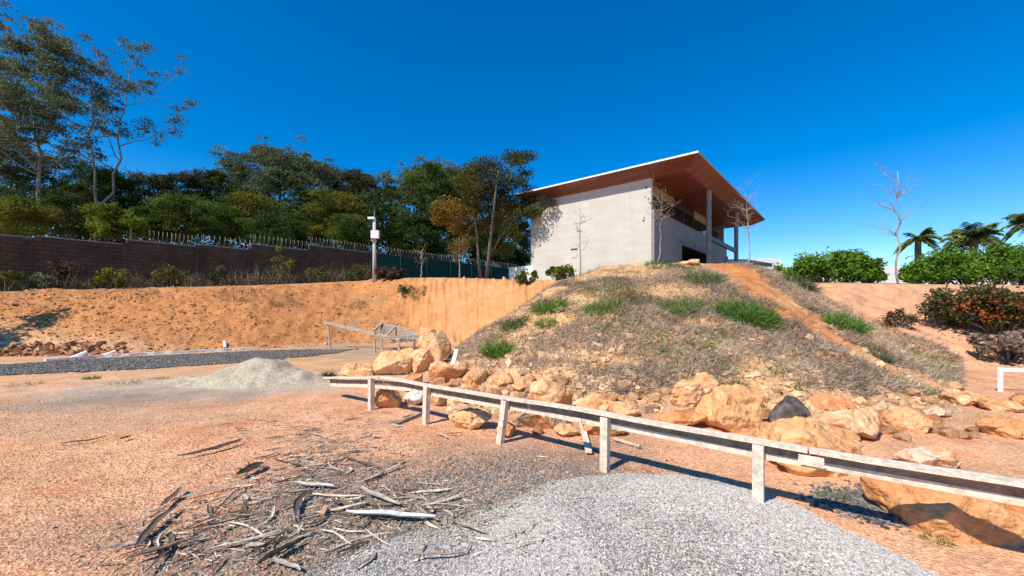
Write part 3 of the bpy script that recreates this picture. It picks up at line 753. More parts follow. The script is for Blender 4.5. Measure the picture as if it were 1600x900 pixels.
for a in [
 (858, 485, 46, 24, 420, GR, 'green grass tuft on the upper left flank of the mound'),
 (853, 508, 32, 16, 240, GR, 'small green tuft just below the upper left flank tuft'),
 (805, 510, 40, 20, 260, (.10, .15, .04), 'thin green tuft on the left outline of the mound'),
 (778, 552, 34, 30, 300, GR, 'green tuft low on the left flank of the mound near the rubble'),
 (942, 483, 52, 20, 420, GR, 'green tuft alone near the middle left of the mound'),
 (1062, 488, 56, 22, 460, GR, 'green tuft in the middle of the mound below the pale rock'),
 (1038, 416, 56, 12, 420, (.06, .16, .03), 'bright green grass strip on the mound top under the house corner'),
 (1100, 440, 52, 22, 420, (.10, .16, .045), 'green tuft right below the mound top'),
 (1165, 500, 72, 36, 900, (.11, .20, .035), 'largest and tallest green tuft, on the right of the mound'),
 (1130, 495, 44, 20, 260, (.13, .18, .05), 'yellow green tuft left of the largest tuft'),
 (1105, 525, 30, 14, 160, GR, 'small tuft below the middle of the mound'),
 (1040, 552, 16, 18, 120, GR, 'tiny green sprig in the middle of the dry grass'),
 (1322, 512, 44, 30, 420, GR, 'green tuft on the right outline of the mound'),
 (1310, 545, 18, 12, 160, (.07, .10, .04), 'round dark tuft beside the bare orange track'),
 (1250, 450, 40, 26, 300, (.10, .13, .05), 'olive tuft at the right shoulder of the mound'),
 (1150, 608, 20, 22, 130, (.08, .13, .05), 'small weed above the large yellow boulder'),
 (1320, 590, 60, 16, 200, (.14, .16, .05), 'thin yellow green tuft low on the right of the mound'),
 (1446, 618, 34, 12, 240, (.13, .19, .03), 'low yellow green clump at the right foot of the mound'),
 (1375, 560, 30, 20, 160, (.10, .13, .06), 'grey green tuft on the right slope of the mound'),
]: tuft(*a)
for a in [(372, 462, 60, 12, 200, (.24, .18, .11), 'dry brown grass patch on the crest of the bank left of the young plant'), (440, 470, 50, 10, 150, (.25, .20, .11), 'dry straw coloured grass patch just below the bank crest'),
          (210, 458, 60, 10, 160, (.20, .15, .09), 'thin dry grass on the bank crest below the yellow green bush'), (432, 478, 20, 9, 60, (.13, .15, .05), 'small green weed on the face of the left bank'), (655, 460, 26, 14, 90, (.14, .16, .05), 'small olive weed near the top of the bank corner'), (560, 478, 26, 12, 80, (.22, .19, .11), 'dry weed in the middle of the bank above the broken frame')]:
    tuft(*a, name='bank_grass', cat='grass', grp=None, ymin=14)
for a in [(40, 602, 50, 9, 90, (.26, .23, .10), 'dry olive grass patch at the left edge below the gravel track'), (195, 600, 46, 10, 90, (.30, .24, .14), 'dry straw tuft on the yard left of the sand heap'), (250, 592, 30, 7, 70, (.20, .20, .07), 'low olive weed on the yard between the straw tuft and the sand heap')]:
    tuft(*a, name='yard_weed', cat='weed', grp=None)
tuft(513, 588, 18, 14, 160, (.06, .14, .03), 'green tuft on the flat yard right of the sand heap', grp=None)
tuft(143, 592, 20, 8, 160, (.10, .19, .03), 'green tuft on the yard below the gravel track', grp=None)
tuft(1300, 780, 38, 26, 60, (.14, .20, .05), 'small green weed on the dirt below the striped boulder', grp=None)
tuft(1465, 846, 34, 16, 50, (.12, .19, .05), 'small green weed at the foot of the hollow boulder', grp=None)

# ------------------------------------------------------------------ rail fence
def line(px_):
    r = (px_-800)/FOC; y = 4.825/(1 + .78*r); return Vector((r*y, y, 0))
fdir = Vector((.7885, -.615, 0)); fn = Vector((-.615, -.7885, 0))
fence = thing('rail_fence', 'long low weathered wooden rail fence crossing the yard, sloping down to the right', 'fence', line(945))
def fpart(m, name):
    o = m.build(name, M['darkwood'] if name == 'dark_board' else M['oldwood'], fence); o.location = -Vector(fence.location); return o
rr = random.Random(3)
for k, (pxp, lean, h) in enumerate([(580, .0, .50), (665, .03, .53), (781, .085, .53), (945, .005, .535), (1185, .0, .53), (1700, 0, .53), (2650, 0, .53)]):
    b = line(pxp); t = b + fdir*lean + Vector((0, 0, h))
    m = MB(); m.bar(b - Vector((0, 0, .2)) - fdir*lean*.3, t, .078 if k > 2 else .072, .075, up=fn)
    fpart(m, 'post')
# boards behind the posts, caps on top
def seg(p0, p1, z0, z1, name, w, h, off):
    a, b = line(p0) - fn*off, line(p1) - fn*off; a.z, b.z = z0, z1
    m = MB(); n = 8
    for q in range(n):
        A, B = a.lerp(b, q/n), a.lerp(b, (q+1)/n)
        A, B = A.copy(), B.copy()
        for p_ in (A, B): p_.z += .007*math.sin(p_.x*2.3) + .004*math.sin(p_.x*5.1 + w*40)
        m.bar(A, B, w, h)
    fpart(m, name)
def cap(p0, p1, z0, z1): seg(p0, p1, z0, z1, 'cap_rail', .112, .022, .016)
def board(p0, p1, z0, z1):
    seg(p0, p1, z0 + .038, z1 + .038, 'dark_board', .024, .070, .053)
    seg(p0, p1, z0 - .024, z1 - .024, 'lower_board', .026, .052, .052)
cap(508, 594, .375, .54); cap(596, 822, .545, .555); cap(823, 1262, .556, .55); cap(1265, 2700, .553, .555)
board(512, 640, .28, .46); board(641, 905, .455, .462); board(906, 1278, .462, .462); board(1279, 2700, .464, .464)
m = MB(); a, b = line(1248), line(1288); a.z = b.z = .485; m.bar(a + fn*.055, b + fn*.055, .022, .07); fpart(m, 'patch_block')

# white gate rail on the right
p = gp(1563, 612); gt = thing('white_rail', 'white painted post with a single rail at the right edge of the photo', 'rail', p)
m = MB(); s_ = p.y/FOC; m.bx(-.035, .035, -.02, .02, -.1, 38*s_); m.build('post', M['whitepaint'], gt)
m = MB(); m.bar((.0, 0, 34*s_), (2.6, -.5, 35*s_), .03, .07); m.build('rail', M['whitepaint'], gt)
m = MB(); m.bx(2.55, 2.65, -.55, -.45, -.1, 38*s_); m.build('post', M['whitepaint'], gt)

# ------------------------------------------------------------------ kerb and pegs by the track
m = MB(); pts = [gp(x_, y_) for x_, y_ in zip(np.linspace(70, 402, 26), np.interp(np.linspace(70, 402, 26), [70, 150, 402], [565, 558.5, 545.5]))]
for a, b in zip(pts[:-1], pts[1:]):
    a, b = a.copy(), b.copy(); a.z = b.z = .035; m.bar(a, b, .10, .09)
tag(m.build('kerb', M['whitepaint']), 'long white kerb edging between the gravel track and the bank', 'kerb')
for (a, b, lab) in [((108, 561), (124, 551), 'left white pipe stub leaning on the kerb'), ((160, 556), (171, 550), 'middle white pipe stub leaning on the kerb'), ((352, 544), (344, 535), 'right white peg standing by the far end of the kerb')]:
    q = gp(*a); e = q + Vector(((b[0]-a[0])*q.y/FOC, .25, (a[1]-b[1])*q.y/FOC)); m = MB(); m.tube([q, e], .06, 8); tag(m.build('pipe', M['whitepaint']), lab, 'pipe', 'white pipe stubs by the kerb')

# ------------------------------------------------------------------ broken wooden frame with netting, low bench rail
Yf = 16.8
fr = thing('broken_frame', 'collapsed wooden frame with sagging grey netting at the foot of the bank', 'frame', (at(600, 540, Yf).x, Yf, 0))
def wp(m, name, mat): o = m.build(name, mat, fr); o.location = -Vector(fr.location); return o
for (a, b, ya, yb, w) in [((508, 504), (592, 523), 17.4, 16.6, .10), ((528, 520), (564, 502), 17.6, 17.8, .09), ((583, 517), (598, 505), 16.5, 17.4, .08), ((596, 505), (642, 518), 17.4, 17.2, .10), ((642, 518), (658, 530), 17.2, 16.2, .08), ((590, 522), (625, 531), 16.6, 16.0, .08), ((600, 528), (618, 510), 16.2, 17.3, .06), ((640, 534), (662, 520), 16.4, 16.6, .07)]:
    m = MB(); m.bar(at(*a, ya), at(*b, yb), w, w); wp(m, 'beam', M['greywood'])
for (a, b, y_) in [((512, 505), (514, 532), 17.4), ((645, 520), (646, 545), 17.0), ((594, 524), (594, 550), 16.4)]:
    m = MB(); q = at(*a, y_); m.bar(q, (q.x + .1, q.y, float(tz(q.x, q.y)) - .1), .07, .07); wp(m, 'leg', M['greywood'])
c4 = [at(597, 507, 17.35), at(641, 520, 17.15), at(655, 531, 16.25), at(592, 523, 16.55)]
m = MB()
for q in range(13):
    t = q/12
    for (A, B, C_, D_) in [(c4[0], c4[1], c4[3], c4[2]), (c4[0], c4[3], c4[1], c4[2])]:
        P0, P1 = A.lerp(B, t), C_.lerp(D_, t)
        path = [P0.lerp(P1, u) + Vector((0, 0, -.35*math.sin(math.pi*u)*math.sin(math.pi*t))) for u in np.linspace(0, 1, 9)]
        m.tube(path, .022, 3, cap=False)
wp(m, 'netting', M['mesh_net'])
bq = gp(585, 552); bn = thing('low_rail', 'low wooden rail on two posts standing in front of the broken frame', 'rail', bq)
ps = [bq, gp(623, 549), gp(660, 548)]
zt = 22*bq.y/FOC
for k, q in enumerate(ps[:2]):
    m = MB(); m.bar(q - bq - Vector((0, 0, .1)), q - bq + Vector((0, 0, zt)), .09, .09, up=(0, 1, 0)); m.build('post', M['greywood'], bn)
m = MB(); m.bar(Vector((-.1, 0, zt + .03)), ps[2] - bq + Vector((0, 0, zt + .05)), .10, .08); m.build('rail', M['greywood'], bn)
q = gp(735, 545); m = MB(); m.bar(gp(702, 592), gp(702, 592) + Vector((.13, .25, .62)), .11, .03); tag(m.build('stake', M['oldwood']), 'short pale board leaning against rocks at the mound foot', 'board')
m = MB(); a, b = gp(908, 664), gp(920, 712); m.bar(a + Vector((0, 0, .05)), b + Vector((0, 0, .04)), .07, .025); tag(m.build('stake', M['oldwood']), 'flat grey stake lying on the ground below the rail', 'board')
m = MB(); a, b = gp(620, 665), gp(662, 648); m.bar(a + Vector((0, 0, .02)), b + Vector((0, 0, .03)), .03, .025, col=(.25, .2, .16)); tag(m.build('stick', M['husk']), 'dark straight stick on the dirt left of the second post', 'stick')
m = MB(); a, b = gp(960, 690), gp(1000, 702); m.tube([a + Vector((0, 0, .03)), b + Vector((0, 0, .03))], .022, 8, col=(.6, .42, .3)); tag(m.build('stick', M['husk']), 'short peeled stick behind the fourth post', 'stick')

# ------------------------------------------------------------------ bark strips strewn over the yard
rs = random.Random(21)
def strip_mesh(seed, L, w, colr):
    rg = np.random.default_rng(seed); n = 9; t = np.linspace(-.5, .5, n)
    cx = t*L; cy = L*.05*rg.normal()*(t*2)**2 + L*.018*np.sin(t*6 + rg.uniform(0, 6)) * rg.uniform(.2, 1.2)
    cz = .008 + w*.3 + np.abs(rg.normal())*.02*L*(t*1.4)**2 + .010*rg.random(n)
    ww = w*(1 - .75*np.abs(t*2)**2.5)*rg.uniform(.8, 1.2, n)
    roll = rg.uniform(-.5, .5); m = MB()
    V = []
    for q in range(n):
        for s_, zz in ((-1, .25), (-.35, 0), (.35, 0), (1, .25)):
            V.append((cx[q] - s_*ww[q]*.1, cy[q] + s_*ww[q]*.5, cz[q] + zz*ww[q] + s_*roll*ww[q]*.3))
    V = np.array(V); V2 = V - np.array([0, 0, .005])
    F = []
    for q in range(n-1):
        for s_ in range(3):
            a = q*4+s_; F.append((a, a+4, a+5, a+1)); F.append((a+n*4, a+1+n*4, a+5+n*4, a+4+n*4))
        a = q*4; F += [(a, a+n*4, a+4+n*4, a+4), (a+3, a+7, a+7+n*4, a+3+n*4)]
    m.add(np.concatenate([V, V2]), np.array(F), colr)
    return m
proto = []
tones = [(.44, .34, .25), (.60, .49, .37), (.22, .16, .12), (.76, .65, .51), (.34, .25, .185), (.14, .105, .08), (.52, .42, .32), (.68, .57, .45)]
for k in range(24):
    proto.append(strip_mesh(300+k, 1.0, rs.uniform(.025, .075), tones[k % 8]).build('bark_strip', M['husk'], smooth=False))
def curve_pt(t):
    ctrl = [(235, 868), (330, 835), (400, 790), (430, 745), (480, 725), (520, 705), (480, 672), (540, 690)]
    f = t*(len(ctrl)-1); i = min(int(f), len(ctrl)-2); f -= i
    return (ctrl[i][0]*(1-f) + ctrl[i+1][0]*f, ctrl[i][1]*(1-f) + ctrl[i+1][1]*f)
placed = []
def rang(): return rs.choice([rs.gauss(.6, .4), rs.gauss(.6, .4), rs.gauss(.5, .4), rs.gauss(-.35, .45), rs.gauss(1.6, .5)])
for k in range(110):
    c = curve_pt(rs.random()); placed.append((c[0] + rs.gauss(15, 58), c[1] + rs.gauss(0, 24), rang(), rs.choice([.10, .14, .18, .24, .32, .5])))
for k in range(40):
    placed.append((rs.gauss(610, 75), rs.gauss(795, 20), rs.gauss(-.15, .6), rs.choice([.12, .18, .25, .35])))
for k in range(34):
    placed.append((rs.gauss(430, 75), rs.gauss(835, 24), rang(), rs.choice([.12, .2, .3, .4])))
for k in range(40):
    placed.append((rs.uniform(330, 720), rs.gauss(668, 16), rs.gauss(.4, .5), rs.choice([.08, .12, .2])))
q = 0
for (px_, py2, ang, L) in placed:
    if not (40 < px_ < 760 and 640 < py2 < 905): continue
    p = gp(px_, py2)
    src = proto[q % 24]
    if q < 24: o = src
    else:
        o = src.copy(); sc.collection.objects.link(o)
    h_ = float(heap_h(np.array([p.x]), np.array([p.y]))[0][0])
    o.location = (p.x, p.y, p.z + max(h_, 0) + rs.uniform(.0, .02)); o.scale = (L*1.1, rs.choice([.18, .24, .32, .42, .55]), .45); o.rotation_euler = (rs.uniform(-.12, .12), rs.uniform(-.06, .06), ang)
    tag(o, 'curled dry bark strip among the litter strewn over the left foreground', 'bark strip', 'bark strips strewn over the yard'); q += 1
for (a, b, w, tone, lab) in [
 ((198, 886), (318, 846), .045, (.30, .22, .16), 'long dark straight bark plank at the lower left of the litter'),
 ((540, 812), (680, 822), .075, (.72, .69, .64), 'long whitish split bark strip lying at the edge of the grey gravel'),
 ((282, 722), (384, 694), .05, (.15, .11, .09), 'dark bundle of bark strips lying alone on the orange yard'),
 ((400, 895), (470, 852), .055, (.05, .04, .035), 'black bark strip at the bottom edge of the photo'),
 ((420, 880), (470, 900), .03, (.5, .42, .34), 'pale thin strip crossing the black strip at the bottom'),
 ((640, 893), (728, 888), .02, (.45, .32, .25), 'thin brown twig on the grey gravel heap'),
 ((450, 815), (480, 775), .05, (.13, .10, .08), 'dark bark strip pointing up beside the brick shard'),
 ((90, 700), (165, 688), .025, (.16, .11, .09), 'thin dark stick far left on the orange yard'),
 ((187, 692), (205, 686), .04, (.16, .11, .09), 'short dark chip of bark right of the thin stick'),
 ((372, 752), (412, 732), .09, (.10, .075, .06), 'broad dark bark flake above the main litter'),
 ((460, 762), (520, 768), .04, (.62, .56, .48), 'pale flat bark strip in the middle of the litter'),
 ((560, 770), (620, 800), .05, (.50, .43, .36), 'curling pale strip right of the brick shard'),
 ((205, 870), (272, 800), .05, (.16, .12, .095), 'long brown strip standing up the left side of the litter'),
 ((255, 800), (285, 770), .05, (.2, .155, .12), 'forked brown strip at the upper left of the litter')]:
    A, B = gp(*a), gp(*b)
    L = (B-A).length
    o = strip_mesh(hash(lab) % 1 + int(a[0]), L, w, tone).build('bark_strip', M['husk'])
    mid = (A+B)/2; h_ = float(heap_h(np.array([mid.x]), np.array([mid.y]))[0][0])
    o.location = (mid.x, mid.y, mid.z + max(h_, 0) + .02); o.rotation_euler = (0, 0, math.atan2(B.y-A.y, B.x-A.x))
    tag(o, lab, 'bark strip')
rg = np.random.default_rng(77); n = 2800                        # fibres and crumbs of bark between the strips
tt = rg.random(n); cc_ = np.array([curve_pt(t_) for t_ in tt]); fx_ = cc_[:, 0] + 15 + rg.normal(size=n)*62; fy_ = cc_[:, 1] + rg.normal(size=n)*26
sel = rg.random(n); fx_ = np.where(sel < .22, 610 + 85*rg.normal(size=n), fx_); fy_ = np.where(sel < .22, 793 + 22*rg.normal(size=n), fy_)
fx_ = np.where(sel > .88, rg.uniform(250, 900, n), fx_); fy_ = np.where(sel > .88, rg.uniform(640, 890, n), fy_); fy_ = np.clip(fy_, 630, 990)
fY = EYE*FOC/(fy_ - HOR); fX = (fx_ - 800)/FOC*fY; hh = np.maximum(heap_h(fX, fY)[0], 0)
P = np.stack([fX, fY, tz(fX, fY) + hh + rg.uniform(.004, .02, n)], -1); an = rg.normal(.55, 1.0, n)
D = np.stack([np.cos(an), np.sin(an), rg.normal(size=n)*.12], -1); Lf = rg.uniform(.03, .16, n)
sd_ = np.stack([-np.sin(an), np.cos(an), rg.normal(size=n)*.5], -1)*rg.uniform(.0015, .007, n)[:, None]
top_ = np.array([0, 0, .004])
V = np.stack([P - D*Lf[:, None]/2, P + sd_, P + D*Lf[:, None]/2, P - sd_, P + top_], 1)
fm = MB(); fm.add(V.reshape(-1, 3), (np.arange(n)[:, None, None]*5 + np.array([[0, 1, 4], [1, 2, 4], [2, 3, 4], [3, 0, 4]])[None]).reshape(-1, 3), np.repeat(np.array(tones)[rg.integers(0, 8, n)]*rg.uniform(.6, 1.3, (n, 1)), 5, 0))
tag(fm.build('bark_litter', M['husk']), 'fine brown bark fibres and crumbs littering the left foreground', 'litter', kind='stuff')
p = gp(506, 806); m = MB(); m.box((0, 0, .03), (.035, .10, .05), None, (.62, .34, .2)); o = m.build('brick_shard', M['stone']); o.location = p; o.rotation_euler = (.2, .1, .15)
tag(o, 'small terracotta brick shard standing in the bark litter', 'brick shard')
# twisted root in front of hollow boulder
p = gp(1400, 820); rg = np.random.default_rng(2)
t = np.linspace(0, 1, 24); path = np.stack([t*.42 + .05*np.sin(t*9), -.15*t + .06*np.sin(t*14), .02 + .04*np.abs(np.sin(t*11))], -1)
o = MB().tube(path, .008, 5, col=(.35, .16, .09)).build('root', M['husk']); o.location = p; tag(o, 'twisted reddish root on the dirt in front of the hollow boulder', 'root')

# ------------------------------------------------------------------ block wall, green fence, razor wire
WA, WB = Vector((-26.25, 21, 0)), Vector((-13.4, 38, 0)); wd = (WB-WA).normalized(); wang = math.atan2(wd.y, wd.x); WL = (WB-WA).length
def wall_pt(px_):
    r = (px_-800)/FOC; s_ = (r*WA.y - WA.x)/(wd.x - r*wd.y); return s_
wall = thing('block_wall', 'long dark concrete block wall with stepped top along the bank', 'wall', WA, wang)
def wtop(px_, py2): s_ = wall_pt(px_); Yw = WA.y + wd.y*s_; return EYE + (HOR-py2)/FOC*Yw
steps = [(-420, 60, 352, 372.5), (60, 194, 372.5, 381), (194, 307, 375, 386), (307, 389, 383, 391), (389, 480, 384, 390), (480, 577, 386, 393)]
tops = []
def coil(m, A, B, rad, turns, r=.010):
    t = np.linspace(0, 1, int(turns*12)); a = t*turns*2*np.pi; A, B = np.array(A), np.array(B)
    d = (B-A)/np.linalg.norm(B-A); sd = np.cross(d, [0, 0, 1]); sd /= np.linalg.norm(sd); u = np.cross(sd, d)
    P = A + (B-A)*t[:, None] + rad*(np.cos(a)[:, None]*sd*.8 + np.sin(a)[:, None]*u)
    m.tube(P, r, 3, cap=False)
for k, (p0, p1, y0, y1) in enumerate(steps):
    s0, s1 = max(wall_pt(p0), -14) if p0 > -400 else -14, wall_pt(p1)
    zt = (wtop(max(p0, 0), y0 if p0 >= 0 else 369) + wtop(p1, y1))/2
    tops.append((s0, s1, zt))
    m = MB(); m.bx(s0 + .12, s1 - .12, -.09, .09, 1.6, zt); m.build('wall_panel', M['brick'], wall)
    m = MB(); m.bx(s0 + .1, s1 - .1, -.12, .12, zt + .002, zt + .07); m.build('coping', M['concrete_grey'], wall)
    m = MB(); m.bx(s1 - .12, s1 + .12, -.14, .14, 1.6, zt + .12); m.build('pillar', M['brick'], wall)
m = MB()
wtops = [(s0, s1, zt) for (s0, s1, zt) in tops if s1 > wall_pt(300)]
for (s0, s1, zt) in wtops: coil(m, (max(s0, wall_pt(232)), 0, zt + .42), (s1, 0, zt + .42), .36, (s1-s0)*3.2)
m.build('razor_wire', M['wire'], wall)
for (s0, s1, zt) in wtops:
    for s_ in np.arange(s0 + .3, s1, 2.0):
        m = MB(); m.bar((s_, 0, zt + .05), (s_, 0, zt + .75), .05, .05, up=(0, 1, 0)); m.build('wire_support', M['wire'], wall)
FA, FB = WB + wd*.3, Vector((0.6, 53, 0)); fd = (FB-FA).normalized(); FL = (FB-FA).length
gf = thing('green_fence', 'dark green sheet fence topped with razor wire continuing the block wall', 'fence', FA, math.atan2(fd.y, fd.x))
m = MB(); m.bx(0, FL, -.03, .03, 3.0, 7.0); m.build('sheet_panel', M['green'], gf)
for s_ in np.arange(.1, FL, 3.1):
    m = MB(); m.bx(s_-.07, s_+.07, -.13, -.035, 3.0, 7.15); m.build('fence_post', M['green'], gf)
m = MB(); coil(m, (0, 0, 7.35), (FL, 0, 7.2), .36, FL*3.0); m.build('razor_wire', M['wire'], gf)
for s_ in np.arange(.4, FL, 2.6):
    m = MB(); m.bar((s_, 0, 7.0), (s_, 0, 7.7), .05, .05, up=(0, 1, 0)); m.build('wire_support', M['wire'], gf)
# camera pole
p = gp(585, 440.5, ymin=24); Yp = p.y
pole = thing('camera_pole', 'slim concrete pole with a white box and security camera in front of the fence', 'pole', p)
s_ = Yp/FOC; m = MB(); m.tube([(0, 0, -.2), (0, 0, 100*s_)], [.125, .09], 12); m.build('pole', M['concrete'], pole, True)
m = MB(); m.box((.12, -.2, 73*s_), (.48, .26, 12*s_)); m.build('junction_box', M['whitepaint'], pole)
m = MB(); m.box((.02, -.14, 64*s_), (.3, .1, .1)); m.build('bracket', M['greypaint'], pole)
m = MB(); m.box((-.15, -.12, 99*s_), (.42, .14, .13)); m.bar((-.05, 0, 99*s_), (-.05, -.1, 99*s_), .05, .05); m.build('camera', M['whitepaint'], pole)
m = MB(); m.tube([(0, 0, 99*s_), (0, 0, 111*s_)], .02, 5); m.build('antenna', M['greypaint'], pole)

# ------------------------------------------------------------------ house
HX, HY = 8.16, 24.0
hang = math.atan2(.767, .641)
house = thing('concrete_house', 'modern concrete house with wide wooden soffit roof on the mound', 'house', (HX, HY, 0), hang)
def hp(m, name, mat, par=None): return m.build(name, mat, par or house)
m = MB(); m.bx(0, .25, .0, 8.86, 2.2, 9.36); sw = hp(m, 'side_wall', M['concrete'])
m = MB(); m.bx(-.035, -.002, 5.0, 5.45, 5.12, 5.62); nb = hp(m, 'meter_niche', M['concrete'], sw)
m = MB(); m.bx(-.05, -.002, 4.99, 5.46, 5.63, 5.72); hp(m, 'lid', M['darkmetal'], sw)
m = MB(); m.bx(-.02, -.002, .42, .52, 6.88, 6.98); hp(m, 'vent_hole', M['darkmetal'], sw)
m = MB(); m.bx(-.008, -.001, 3.93, 3.97, 2.2, 9.3); hp(m, 'formwork_joint', M['concrete'], sw)
m = MB(); m.bx(-.012, -.001, 6.9, 6.93, 2.2, 9.3); hp(m, 'formwork_joint', M['concrete'], sw)
# front wall with the garage opening
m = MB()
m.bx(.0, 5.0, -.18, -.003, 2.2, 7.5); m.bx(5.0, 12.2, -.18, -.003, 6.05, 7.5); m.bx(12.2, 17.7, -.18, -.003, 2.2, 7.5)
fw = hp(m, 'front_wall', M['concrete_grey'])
m = MB(); m.bx(5.0, 12.2, 2.6, 2.7, 2.2, 6.05); m.bx(4.9, 5.0, .0, 2.7, 2.2, 6.05); m.bx(12.2, 12.3, 0, 2.7, 2.2, 6.05); m.bx(4.9, 12.3, 0, 2.7, 6.06, 6.16); hp(m, 'garage_recess', M['dark'], fw)
# upper band
m = MB(); m.bx(.27, 17.2, .55, .60, 7.5, 8.75); gl_ = hp(m, 'window', M['glass'])
for x_ in np.arange(.3, 17.2, 2.4):
    m = MB(); m.bx(x_-.04, x_+.04, .50, .548, 7.5, 8.75); hp(m, 'mullion', M['darkmetal'], gl_)
for xa, xb in ((.27, 5.2), (9.8, 14.0)):
    m = MB(); m.bx(xa, xb, .40, .62, 8.76, 9.34); hp(m, 'lintel', M['tan'])
m = MB(); m.bx(5.2, 9.8, .42, .62, 8.76, 9.34); hp(m, 'lintel', M['dark'])
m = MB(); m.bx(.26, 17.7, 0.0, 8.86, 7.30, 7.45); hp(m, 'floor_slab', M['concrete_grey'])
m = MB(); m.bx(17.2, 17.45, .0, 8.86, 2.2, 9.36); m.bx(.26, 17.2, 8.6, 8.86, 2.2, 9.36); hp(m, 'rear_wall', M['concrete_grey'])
# columns and veranda beam
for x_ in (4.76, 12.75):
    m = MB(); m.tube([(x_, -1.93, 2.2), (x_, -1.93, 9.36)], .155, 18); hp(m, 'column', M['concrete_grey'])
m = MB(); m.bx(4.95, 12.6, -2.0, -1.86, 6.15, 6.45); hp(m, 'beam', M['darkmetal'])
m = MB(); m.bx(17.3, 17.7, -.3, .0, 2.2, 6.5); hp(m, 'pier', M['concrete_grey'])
# roof: flat soffit inside, rising bands outside, thin white edge
x0, x1, y0, y1 = -.91, 20.0, -2.84, 9.76; fx0, fx1, fy0, fy1 = 0.0, 19.1, -1.93, 8.86; zi, zo = 9.362, 9.87
V = [(fx0, fy0, zi), (fx1, fy0, zi), (fx1, fy1, zi), (fx0, fy1, zi), (x0, y0, zo), (x1, y0, zo), (x1, y1, zo), (x0, y1, zo)]
F = [(3, 2, 1, 0), (0, 1, 5, 4), (1, 2, 6, 5), (2, 3, 7, 6), (3, 0, 4, 7)]
roof = MB(); roof.bx(x0 - .02, x1 + .02, y0 - .02, y1 + .02, zo + .003, zo + .10); roof = hp(roof, 'roof', M['whitepaint'])
m = MB().add(V, F); hp(m, 'soffit', M['soffit'], roof)
m = MB(); m.bx(x0 - .035, x1 + .035, y0 - .035, y0 - .022, zo + .0, zo + .10); hp(m, 'shade_fascia', M['greypaint'], roof)  # grey face over the white edge: this eave's shade put into the colour

# low white wall left of the house, white wall behind the right hedge, neighbours
m = MB(); a, b = at(796, 420, 31), at(834, 414, 29.6)
a.z, b.z = 4.1, 4.1; m.bar(a, b, .15, 1.5); o = m.build('garden_wall', M['whitepaint']); tag(o, 'low white wall segment at the left of the house', 'wall')
m = MB(); m.bx(14.5, 40, 26.9, 27.1, 2.0, 4.45); tag(m.build('garden_wall', M['whitepaint']), 'long white wall behind the right hedge', 'wall')
nh = thing('white_house', 'white house with dark roof far behind the right end of the mound', 'house', at(1190, 412, 62).to_tuple()[:2] + (3.5,))
m = MB(); m.bx(-6.5, 1.6, 0, 8, 0, 5.1); m.build('wall', M['greypaint'], nh)
m = MB(); m.add([(-7, -.4, 5.11), (1.8, -.4, 5.11), (0, 4, 6.35), (-5, 4, 6.35), (-7, 8.4, 5.11), (1.8, 8.4, 5.11)], [(0, 1, 2, 3), (1, 5, 2), (5, 4, 3, 2), (4, 0, 3), (0, 4, 5, 1)]); m.build('roof', M['darkmetal'], nh)
m = MB(); m.bx(.8, 4.6, 2.5, 8, 0, 6.3); m.build('wing', M['whitepaint'], nh)
m = MB(); m.bx(1.9, 3.6, 2.4, 2.49, 3.6, 5.0); m.build('window', M['glass'], nh)
p = gp(1386, 440, ymin=17); m = MB(); m.tube([p, p + Vector((0, 0, 38*p.y/FOC))], .05, 8); tag(m.build('green_post', matte('green_paint', (.02, .12, .06), (.03, .16, .08), 4, .5)), 'slim dark green metal post in the gap between the two hedges', 'post')

# ------------------------------------------------------------------ trees
def leaf_quads(mb, P, L, W, C, rng, droop=0.0, flat=0.0):
    n = len(P); d = rng.normal(size=(n, 3)); d[:, 2] = d[:, 2]*(1-flat) - droop; d /= np.linalg.norm(d, axis=1)[:, None]
    s = np.cross(d, rng.normal(size=(n, 3)) + np.array([0, 0, 2.0*flat])); s /= np.linalg.norm(s, axis=1)[:, None] + 1e-9
    l, w = (L/2)[:, None], (W/2)[:, None]
    V = np.stack([P - d*l, P + s*w + d*l*.1, P + d*l, P - s*w + d*l*.1], 1)
    mb.add(V.reshape(-1, 3), np.arange(n*4).reshape(n, 4), np.repeat(C, 4, 0))
def wob(a, b, n, amp, rng):
    t = np.linspace(0, 1, n)[:, None]; P = np.array(a)*(1-t) + np.array(b)*t
    P[1:-1] += rng.normal(size=(n-2, 3))*amp*np.array([1, 1, .4])
    return P
